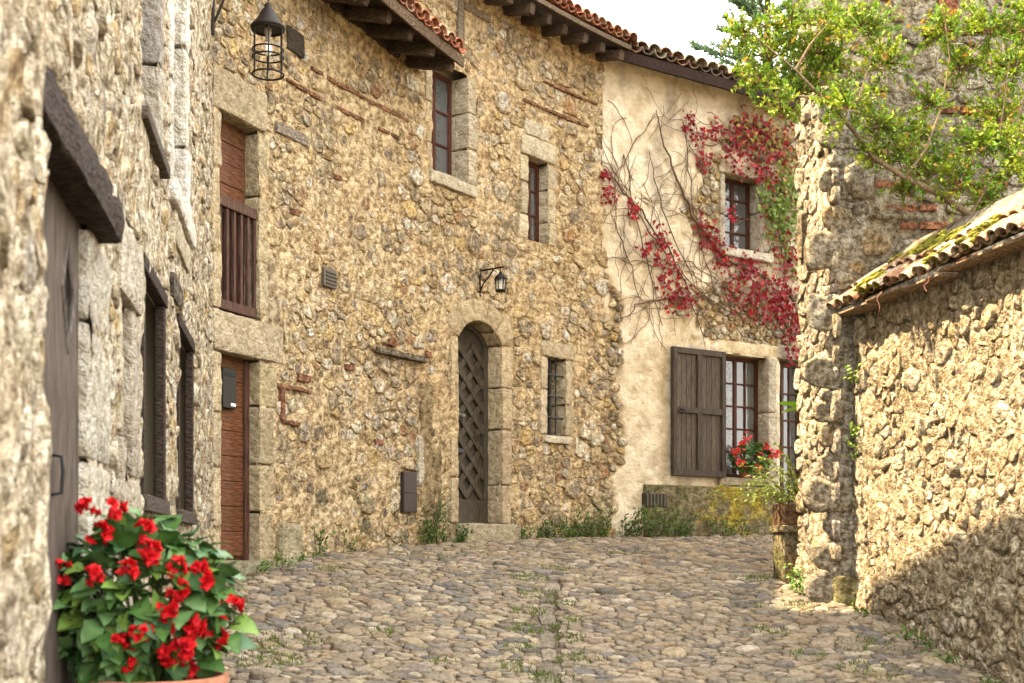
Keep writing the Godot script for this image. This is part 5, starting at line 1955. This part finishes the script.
func build_creeper() -> void:
	var base := ws.at(2.9, 3.9, 0.0)
	var cr := thing("virginia_creeper", "crimson and green creeper trained over the cream plaster wall", "creeper", base)
	rng.seed = 88
	var stems := Buf.new()
	var tips := []
	for k in STEMS.size():
		var path := []
		var rad := []
		var src: Array = STEMS[k]
		for j in src.size() - 1:
			for q in 5:
				var t := q / 5.0
				var s := lerpf(src[j][0], src[j + 1][0], t) + nf.get_noise_2d(j * 9 + q * 1.7, k * 10.0) * 0.07
				var h := lerpf(src[j][1], src[j + 1][1], t) + nf.get_noise_2d(j * 9 + q * 1.7, k * 10.0 + 70) * 0.07
				path.append(ws.at(s, h, 0.022))
				tips.append(Vector2(s, h))
				rad.append(0.0035 + (0.015 if k == 0 else (0.008 if k in [3, 1] else 0.004)) * sin(PI * float(path.size()) / (src.size() * 5.0 - 4.0)))
		stems.tube(path, rad, Color(0.20, 0.13, 0.085), 5)
	for k in 170:
		var p: Vector2 = tips[rng.randi() % tips.size()]
		var a := rng.randf() * TAU
		var path := []
		var rad := []
		for j in rng.randi_range(5, 12):
			path.append(ws.at(maxf(p.x, -0.02), p.y, 0.014))
			rad.append(0.0038)
			p += Vector2(cos(a), sin(a)) * 0.085
			a += rng.randf_range(-0.5, 0.5)
		stems.tube(path, rad, Color(0.24, 0.165, 0.11), 4)
	put(stems, "stem", M.bark, cr)
	var fol := Buf.new()
	var green := Buf.new()
	for e in SPRAYS + [[3.05, 6.05, 0.26, 3], [3.25, 5.75, 0.26, 3], [3.0, 5.6, 0.16, 3], [3.3, 6.4, 0.26, 2], [3.35, 6.1, 0.2, 3], [3.3, 5.45, 0.22, 3], [2.9, 6.75, 0.2, 2]]:
		var r: float = e[2]
		var kind := int(e[3])
		var n := int(14 + 1500 * r * r)
		for k in n:
			var a := rng.randf() * TAU
			var d := sqrt(rng.randf()) * r * rng.randf_range(0.8, 1.6)
			var s: float = e[0] + cos(a) * d
			var h: float = e[1] + sin(a) * d * 1.05
			var o := rng.randf_range(0.03, 0.13)
			var p := ws.at(s, h, o)
			var out := (ws.out(s) + rnd_dir() * 0.55).normalized()
			var down := (Vector3(0, -1, 0) + rnd_dir() * 0.7)
			down = (down - out * down.dot(out)).normalized()
			var g := rng.randf_range(0.6, 1.35)
			var col := Color(0.22 * g, 0.010 * g, 0.018 * g)
			if rng.randf() < 0.2:
				col = Color(0.36 * g, 0.02 * g, 0.02 * g)
			var pick := rng.randf()
			if kind == 1 and pick < 0.5 or kind == 2 and pick < 0.75 or kind == 3 and pick < 0.92 or kind == 4 and pick < 0.4:
				col = Color(0.17 * g, 0.20 * g, 0.035 * g)
				if kind == 1 or kind == 2 and pick < 0.35:
					col = Color(0.34 * g, 0.20 * g, 0.05 * g)
				elif kind == 3:
					col = Color(0.15 * g, 0.215 * g, 0.035 * g)
			var sz := rng.randf_range(0.032, 0.06)
			for f in 5:
				var dr := down.rotated(out, (f - 2) * 0.72)
				var ll: float = sz * [0.65, 0.9, 1.1, 0.9, 0.65][f]
				fol.leaf(p, dr, out, ll, ll * 0.5, col, 0.12)
	put(fol, "foliage", M.leaf, cr)


func ovate(l: float, w: float, curl: float, col: Color, sd: float, lobes := 0.0) -> ArrayMesh:
	# one broad leaf along +z with a folded midrib, toothed edge
	var b := Buf.new()
	var n := 7
	var mid := []
	var lt := []
	var rt := []
	for k in n + 1:
		var t := float(k) / n
		var ww := w * 0.5 * pow(sin(PI * pow(t, 0.75)), 0.8) * (1.0 + lobes * sin(k * 2.6))
		var y := -curl * t * t * l + 0.12 * l * t
		var g := 1.0 + 0.12 * sin(k * 1.9 + sd)
		var c := Color(col.r * g, col.g * g, col.b * g)
		mid.append(b.vert(Vector3(0, y, t * l), Color(c.r * 1.25, c.g * 1.2, c.b * 1.2)))
		lt.append(b.vert(Vector3(-ww, y + ww * 0.28 + 0.03 * l * sin(k * 1.7 + sd), t * l - ww * 0.12), c))
		rt.append(b.vert(Vector3(ww, y + ww * 0.28 + 0.03 * l * sin(k * 2.1 + sd), t * l - ww * 0.12), c))
	for k in n:
		b.quad(mid[k], rt[k], rt[k + 1], mid[k + 1])
		b.quad(lt[k], mid[k], mid[k + 1], lt[k + 1])
	return b.mesh(M.glossy_leaf)


func bloom(r: float, flowers: int, petals: int, col: Color, sd: int) -> ArrayMesh:
	# a truss of ruffled flowers round the origin
	var b := Buf.new()
	var rr := RandomNumberGenerator.new()
	rr.seed = sd
	for f in flowers:
		var d := Vector3(rr.randfn(), rr.randfn() + 0.4, rr.randfn() + 0.4).normalized()
		var c := d * r * rr.randf_range(0.35, 0.8)
		var u := d.cross(Vector3(0.3, 1, 0.2)).normalized()
		for p in petals:
			var a := TAU * p / petals + rr.randf() * 0.5
			var out := u.rotated(d, a)
			var open := rr.randf_range(0.35, 1.1)
			var dir := (out * open + d * (1.2 - open)).normalized()
			var g := rr.randf_range(0.7, 1.25)
			var cc := Color(minf(0.9, col.r * g), col.g * g, col.b * g)
			b.leaf(c, dir, (d - dir * d.dot(dir)).normalized(), r * rr.randf_range(0.5, 0.72), r * rr.randf_range(0.42, 0.6), cc, 0.3)
	return b.mesh(M.petal)


func place(m: Mesh, called: String, parent: Node3D, xf: Transform3D) -> MeshInstance3D:
	var o := MeshInstance3D.new()
	o.name = called
	o.mesh = m
	parent.add_child(o, true)
	o.transform = Transform3D(xf.basis, xf.origin - where(parent))
	return o


func aim(z: Vector3, roll: float) -> Basis:
	var x := Vector3.UP.cross(z).normalized() if absf(z.y) < 0.95 else Vector3.RIGHT
	return (Basis(x, z.cross(x), z) * Basis(Vector3(0, 0, 1), roll)).orthonormalized()


func build_flower_pot() -> void:
	var cz := 4.2
	var c := Vector3(-1.195, EYE - 0.16, -cz)
	var gy := ground(-1.2, cz)
	var step := thing("stone_block", "rough stone block under the red flower pot", "stone block", Vector3(-1.16, gy, -cz))
	var sb := Buf.new()
	hewn(sb, Transform3D(Basis(), Vector3(-1.16, gy + 0.10, -cz)), Vector3(0.46, 0.24, 0.46), 0.03, 0.02, Color(0.42, 0.36, 0.27), 3.0)
	put(sb, "block", M.stone, step)
	var py := gy + 0.22
	var pot := thing("flower_pot", "terracotta pot of scarlet begonias with dark glossy leaves beside plank door", "flower pot", Vector3(-1.16, py, -cz))
	var pb := Buf.new()
	var rim := EYE - 0.42 - py
	pb.lathe(Transform3D(Basis(), Vector3(-1.16, py, -cz)), [Vector2(0.0, 0.0), Vector2(0.15, 0.0), Vector2(0.21, rim - 0.06), Vector2(0.235, rim - 0.06), Vector2(0.24, rim), Vector2(0.215, rim), Vector2(0.205, rim - 0.05), Vector2(0.0, rim - 0.05)], Color(0.42, 0.19, 0.11), 28)
	put(pb, "pot", M.clay, pot)
	rng.seed = 101
	var cols := [Color(0.042, 0.095, 0.024), Color(0.055, 0.115, 0.028), Color(0.10, 0.165, 0.032), Color(0.042, 0.092, 0.036), Color(0.066, 0.125, 0.042)]
	var leaves := []
	for k in 10:
		leaves.append(ovate(1.0, 0.85, 0.4 + 0.1 * (k % 4), cols[k % 5], k * 2.3, 0.12))
	var stems := Buf.new()
	var root := Vector3(-1.16, EYE - 0.46, -cz)
	var made := 0
	var infill := []
	for k in 620:
		var d := rnd_dir()
		if d.z < (-0.25 if k < 320 else -0.9):
			d.z = -d.z
		if d.y < -0.95:
			d.y = -d.y
		var rr := rng.randf_range(0.72, 1.0) if k < 320 else rng.randf_range(0.5, 0.95)
		var p := c + Vector3(d.x * 0.33, d.y * 0.32 - 0.05, d.z * 0.29) * rr
		if p.y < EYE - (0.50 if d.x < 0.2 else 0.58):
			continue
		made += 1
		if made > 298:
			# leaves past the three hundred that show largest: the same leaves, joined
			var zi := (d + rnd_dir() * 0.7).normalized()
			infill.append(Transform3D(aim(zi, rng.randf_range(-0.8, 0.8)).scaled_local(Vector3.ONE * 0.08), p - zi * 0.03 - pot.position))
			continue
		if k % 3 == 0:
			stems.tube([root + Vector3(d.x * 0.05, 0, d.z * 0.05), root.lerp(p, 0.5) + Vector3(0, 0.05, 0), p], [0.006, 0.005, 0.003], Color(0.10, 0.12, 0.04), 5)
		var z := (d + rnd_dir() * 0.6 + Vector3(0, -0.15, 0.15)).normalized()
		var sz := rng.randf_range(0.058, 0.10)
		place(leaves[rng.randi() % 10], "leaf", pot, Transform3D(aim(z, rng.randf_range(-0.8, 0.8)).scaled_local(Vector3.ONE * sz), p - z * sz * 0.4))
	put(stems, "stem", M.bark, pot)
	var mm := MultiMesh.new()
	mm.transform_format = MultiMesh.TRANSFORM_3D
	mm.mesh = leaves[4]
	mm.instance_count = infill.size()
	for k in infill.size():
		mm.set_instance_transform(k, infill[k])
	var more := MultiMeshInstance3D.new()
	more.name = "leaf_infill"
	more.multimesh = mm
	more.set_meta("kind", "stuff")
	pot.add_child(more)
	var trusses := []
	for k in 5:
		trusses.append(bloom(0.043, 9, 8, Color(0.50, 0.010, 0.014), 300 + k))
	for e in BLOOMS:
		var x: float = e[0]
		var y: float = e[1]
		var inside := 1.0 - pow(x / 0.33, 2) - pow(y / 0.30, 2)
		var dz := 0.29 * sqrt(maxf(0.02, inside))
		var p := c + Vector3(x, y, dz)
		place(trusses[rng.randi() % 5], "blossom", pot, Transform3D(aim((Vector3(x, y + 0.1, dz)).normalized(), rng.randf() * TAU).scaled_local(Vector3.ONE * rng.randf_range(0.75, 1.15)), p))


func build_window_flowers() -> void:
	var base := ws.at(2.55, 2.035, -0.02)
	var pot := thing("geranium_pot", "coral pink geraniums in clay pot on the window sill", "flower pot", base)
	var b := Buf.new()
	b.lathe(Transform3D(Basis(), base), [Vector2(0, 0), Vector2(0.075, 0), Vector2(0.10, 0.14), Vector2(0.11, 0.14), Vector2(0.11, 0.165), Vector2(0.09, 0.165), Vector2(0.0, 0.14)], Color(0.46, 0.21, 0.12), 16)
	put(b, "pot", M.clay, pot)
	rng.seed = 131
	var leaves := []
	for k in 4:
		leaves.append(ovate(1.0, 1.0, 0.3, [Color(0.05, 0.12, 0.03), Color(0.08, 0.16, 0.035), Color(0.035, 0.09, 0.03), Color(0.11, 0.18, 0.05)][k], k, 0.15))
	var st := Buf.new()
	for k in 150:
		var d := rnd_dir()
		var p := base + Vector3(0, 0.27, 0) + ws.tangent(2) * d.x * 0.36 + Vector3(0, d.y * 0.2, 0) + ws.out(2) * (0.09 + absf(d.z) * 0.10)
		var z := (ws.out(2) + rnd_dir() * 0.9).normalized()
		place(leaves[k % 4], "leaf", pot, Transform3D(aim(z, rng.randf_range(-1, 1)).scaled_local(Vector3.ONE * rng.randf_range(0.06, 0.10)), p))
		if k % 5 == 0:
			st.tube([base + Vector3(0, 0.14, 0), p], [0.006, 0.004], Color(0.12, 0.15, 0.05), 5)
	put(st, "stem", M.bark, pot)
	var tr := []
	for k in 3:
		tr.append(bloom(0.075, 9, 6, Color(0.70, 0.10, 0.085), 400 + k))
	for e in [[-0.30, 0.10], [-0.17, 0.62], [-0.24, 0.42], [0.08, 0.26], [0.32, 0.30], [0.45, 0.30], [-0.40, 0.30], [0.05, 0.02], [0.20, 0.42]]:
		var p := base + ws.tangent(2) * float(e[0]) * 0.95 + Vector3(0, 0.12 + float(e[1]) * 0.72, 0) + ws.out(2) * 0.2
		place(tr[rng.randi() % 3], "blossom", pot, Transform3D(aim(ws.out(2), rng.randf() * TAU).scaled_local(Vector3.ONE * rng.randf_range(0.7, 1.05)), p))


func build_planter() -> void:
	var c := Vector3(2.54, ground(2.54, 11.62), -11.62)
	var pl := thing("planter", "tall mossy square planter with straggling weeds at the tower foot", "planter", c)
	var b := Buf.new()
	hewn(b, Transform3D(Basis(Vector3.UP, 0.12), c + Vector3(0, 0.22, 0)), Vector3(0.33, 0.46, 0.32), 0.02, 0.015, Color(0.34, 0.29, 0.18), 1.0)
	for k in b.v.size():
		if nz.get_noise_3d(b.v[k].x * 5, b.v[k].y * 5, b.v[k].z * 5) > -0.02:
			b.c[k] = b.c[k].lerp(Color(0.15, 0.16, 0.04), 0.7)
	put(b, "base", M.stone, pl)
	var t := Buf.new()
	hewn(t, Transform3D(Basis(Vector3.UP, 0.12), c + Vector3(0, 0.475, 0)), Vector3(0.38, 0.06, 0.37), 0.015, 0.008, Color(0.36, 0.31, 0.18), 2.0)
	put(t, "ledge", M.stone, pl)
	var u := Buf.new()
	hewn(u, Transform3D(Basis(Vector3.UP, 0.12), c + Vector3(0, 0.60, 0)), Vector3(0.34, 0.20, 0.33), 0.015, 0.008, Color(0.28, 0.17, 0.095), 3.0)
	put(u, "box", M.stone, pl)
	var st := Buf.new()
	var fol := Buf.new()
	rng.seed = 141
	for k in 46:
		var a := rng.randf() * TAU
		var p := c + Vector3(cos(a) * 0.1, 0.68, sin(a) * 0.1)
		var d := Vector3(cos(a) * 0.8 - 0.25, rng.randf_range(0.2, 1.6), sin(a) * 0.5).normalized()
		var path := [p]
		var rad := [0.004]
		var l := rng.randf_range(0.25, 0.75)
		for j in 7:
			p += d * l / 7.0
			d = (d + Vector3(rng.randf_range(-0.15, 0.1), -0.2 * float(j) / 4.0, rng.randf_range(-0.1, 0.1))).normalized()
			path.append(p)
			rad.append(0.003)
			for q in 3:
				var g := rng.randf_range(0.7, 1.3)
				fol.leaf(p + rnd_dir() * 0.015, (d + rnd_dir()).normalized(), (Vector3.UP + rnd_dir() * 0.6).normalized(), rng.randf_range(0.03, 0.06), 0.022, Color(0.15 * g, 0.20 * g, 0.05 * g))
		st.tube(path, rad, Color(0.19, 0.17, 0.06), 4)
	put(st, "stem", M.bark, pl)
	st = Buf.new()
	# dead brown stalks at its foot
	for k in 30:
		var p := c + Vector3(rng.randf_range(-0.12, 0.12), 0.0, 0.18)
		st.tube([p, p + Vector3(rng.randf_range(-0.1, 0.1), rng.randf_range(0.1, 0.28), rng.randf_range(0.0, 0.08))], [0.004, 0.002], Color(0.34, 0.20, 0.09), 4)
	put(st, "dry_stalk", M.bark, pl)
	put(fol, "foliage", M.leaf, pl)
	# two broad leaves that reach out higher up
	for e in [[Vector3(2.60, 2.30, -11.5), Vector3(-1, 0.30, 0.1), 0.27], [Vector3(2.60, 2.29, -11.5), Vector3(-1, 0.02, 0.3), 0.24], [Vector3(2.62, 2.33, -11.48), Vector3(-0.6, 0.65, 0.1), 0.16]]:
		place(ovate(1.0, 0.32, 0.25, Color(0.17, 0.30, 0.04), 2.0), "large_leaf", pl, Transform3D(aim((e[1] as Vector3).normalized(), 0.5).scaled_local(Vector3.ONE * float(e[2])), e[0]))
	var sp := Buf.new()
	sp.tube([c + Vector3(0.06, 0.65, 0.02), Vector3(2.63, 1.7, -11.56), Vector3(2.61, 2.3, -11.5)], [0.007, 0.006, 0.005], Color(0.14, 0.15, 0.05), 5)
	put(sp, "tall_stem", M.bark, pl)


func clump(label: String, group: String, called: String, p: Vector3, out: Vector3, wide: float, high: float, n: int, sz: float, col: Color, cling: bool, sd: int) -> void:
	var o := thing(called, label, "weed", p, group)
	rng.seed = sd
	var st := Buf.new()
	var fol := Buf.new()
	var side := out.cross(Vector3.UP).normalized()
	var ns := maxi(4, n / 14)
	for k in ns:
		var q := p + side * rng.randf_range(-0.5, 0.5) * wide + out * rng.randf_range(0.02, 0.06)
		var d := (Vector3.UP + side * rng.randf_range(-0.5, 0.5) + out * (0.05 if cling else rng.randf_range(0.0, 0.8))).normalized()
		var l := high * rng.randf_range(0.45, 1.1)
		var path := [q]
		var rad := [0.004]
		for j in 5:
			q += d * l / 5.0
			d = (d + rnd_dir() * 0.22).normalized()
			path.append(q)
			rad.append(0.0028)
			for m in maxi(1, n / ns / 5):
				var g := rng.randf_range(0.6, 1.4)
				var ld := (rnd_dir() + out * 0.5 + Vector3(0, 0.2, 0)).normalized()
				fol.leaf(q + rnd_dir() * sz * 0.6 + out * 0.01, ld, (out + Vector3.UP + rnd_dir() * 0.6).normalized(), sz * rng.randf_range(0.6, 1.2), sz * 0.55, Color(col.r * g, col.g * g, col.b * g))
		st.tube(path, rad, Color(0.13, 0.14, 0.05), 4)
	put(st, "stem", M.bark, o)
	put(fol, "foliage", M.leaf, o)


func build_weeds() -> void:
	var dark := Color(0.055, 0.10, 0.022)
	var mid := Color(0.085, 0.135, 0.028)
	var sd := 500
	for q in [[1.55, 0.10, 0.30, 40, "sparse weed at the wall foot beside the plank door footing stone"], [2.05, 0.10, 0.24, 34, "thin weed at the wall foot halfway from plank door to meter hatch"], [3.60, 0.24, 0.55, 300, "tall ivy climbing the dull plaster patch by the arched door"], [3.42, 0.2, 0.26, 70, "low weeds at the wall foot under the dark meter hatch"], [3.95, 0.3, 0.24, 150, "weeds between the plaster patch and the arched door step"], [5.30, 0.35, 0.24, 170, "weeds at the end of the arched door step towards the barred window"], [5.70, 0.4, 0.27, 200, "weeds halfway from the arched door step to the barred window"], [6.1, 0.4, 0.30, 220, "weeds at the wall foot under the barred window"], [6.5, 0.42, 0.38, 280, "thick weeds between the barred window and the plastered house"], [6.85, 0.38, 0.44, 280, "dense weeds in the corner where rubble meets cream plaster"]]:
		clump(q[4], "weeds along the long rubble front", "weed", wf.at(q[0], foot(wf, q[0]) - 0.02, 0.02), wf.out(q[0]), q[1], q[2], q[3], 0.05, dark if sd % 2 == 0 else mid, q[2] > 0.4, sd)
		sd += 1
	for q in [[0.3, 0.45, 0.44, 320, "bushy weeds where the plastered house plinth begins"], [0.75, 0.42, 0.45, 320, "bushy weeds in front of the cellar grille"], [1.2, 0.38, 0.36, 220, "bushy weeds against the plinth under the shutter latch"], [1.95, 0.3, 0.34, 90, "weeds against the plinth under the hinged edge of the shutter"], [2.25, 0.35, 0.28, 70, "weeds against the yellow mossy plinth under the geraniums"]]:
		clump(q[4], "weeds by the plastered house", "weed", ws.at(q[0], foot(ws, q[0]) - 0.02, 0.08), ws.out(q[0]), q[1], q[2], q[3], 0.055, dark if sd % 2 == 0 else mid, false, sd)
		sd += 1
	for q in [[0.25, 0.3, 0.10, 60], [0.6, 0.35, 0.12, 60], [1.0, 0.25, 0.10, 40]]:
		clump("low weeds growing round the stone doorstep of the plank door", "weeds round the doorstep", "weed", wf.at(q[0], foot(wf, q[0]), 0.24), wf.out(q[0]), q[1], q[2], q[3], 0.04, mid, false, sd)
		sd += 1
	for q in [[0.35, 0.2, 0.12, 60], [1.15, 0.5, 0.16, 140], [1.6, 0.4, 0.10, 80], [2.2, 0.3, 0.12, 60]]:
		clump("low weeds growing at the foot of the sunlit garden wall", "weeds along the garden wall", "weed", wr.at(q[0], foot(wr, q[0]) - 0.02, 0.08), wr.out(q[0]), q[1], q[2], q[3], 0.04, mid, false, sd)
		sd += 1
	clump("fresh green plant rooted at the tower foot next to the planter", "", "weed", Vector3(2.50, ground(2.5, 11.0), -11.0), Vector3(-1, 0, 0.2), 0.25, 0.26, 120, 0.05, Color(0.12, 0.22, 0.05), false, 601)
	for q in [[2.42, 0.2], [1.95, 0.25], [1.80, 0.2]]:
		clump("small bright green sprig growing out of the tower corner stones", "sprigs on the tower corner", "wall_sprig", wt.at(0.14, q[0], 0.05), Vector3(0, 0, 1), 0.08, 0.16, 30, 0.05, Color(0.20, 0.30, 0.05), false, sd)
		sd += 1
	# grass in the joints of the lane
	var g := Buf.new()
	rng.seed = 700
	for e in [[0.02, 8.4, 0.12, 40], [0.05, 8.9, 0.10, 40], [0.10, 9.4, 0.12, 60], [0.42, 9.2, 0.10, 50], [0.48, 8.7, 0.12, 60], [0.45, 9.7, 0.08, 40], [0.12, 9.9, 0.12, 50], [0.2, 10.5, 0.14, 50], [0.15, 11.2, 0.16, 60], [0.4, 11.8, 0.14, 40], [0.25, 8.15, 0.12, 50], [-1.75, 8.6, 0.25, 110], [-1.5, 8.9, 0.2, 70], [-1.55, 8.3, 0.2, 80], [2.25, 11.7, 0.2, 90], [2.3, 10.5, 0.15, 50], [2.0, 10.3, 0.14, 40], [2.55, 9.3, 0.2, 80], [2.4, 8.7, 0.2, 70], [1.9, 9.6, 0.12, 40], [-1.6, 11.2, 0.15, 30], [-0.9, 12.5, 0.25, 50], [-0.4, 13.1, 0.25, 40], [-1.3, 10.4, 0.15, 30], [-0.9, 9.2, 0.12, 30], [1.2, 13.8, 0.25, 50], [0.6, 15.6, 0.3, 50], [2.05, 9.0, 0.12, 40], [-0.45, 8.5, 0.1, 25], [0.36, 8.6, 0.08, 30], [0.36, 9.5, 0.08, 30], [0.40, 10.2, 0.08, 30]]:
		for k in int(e[3]) * 2:
			var a := rng.randf() * TAU
			var r := sqrt(rng.randf()) * float(e[2]) * 1.2
			var x: float = e[0] + cos(a) * r
			var z: float = e[1] + sin(a) * r
			var t := rng.randf_range(0.6, 1.4)
			g.leaf(Vector3(x, ground(x, z) - 0.005, -z), Vector3(rng.randf_range(-0.6, 0.6), 1, rng.randf_range(-0.6, 0.6)).normalized(), Vector3(rng.randf_range(-1, 1), 0, 1).normalized(), rng.randf_range(0.02, 0.055), 0.009, Color(0.105 * t, 0.135 * t, 0.03 * t), 0.1)
	var go := put(g, "grass", M.leaf, self)
	go.set_meta("kind", "stuff")
	go.set_meta("label", "tufts of grass in the joints of the cobbles")
	go.set_meta("category", "grass")
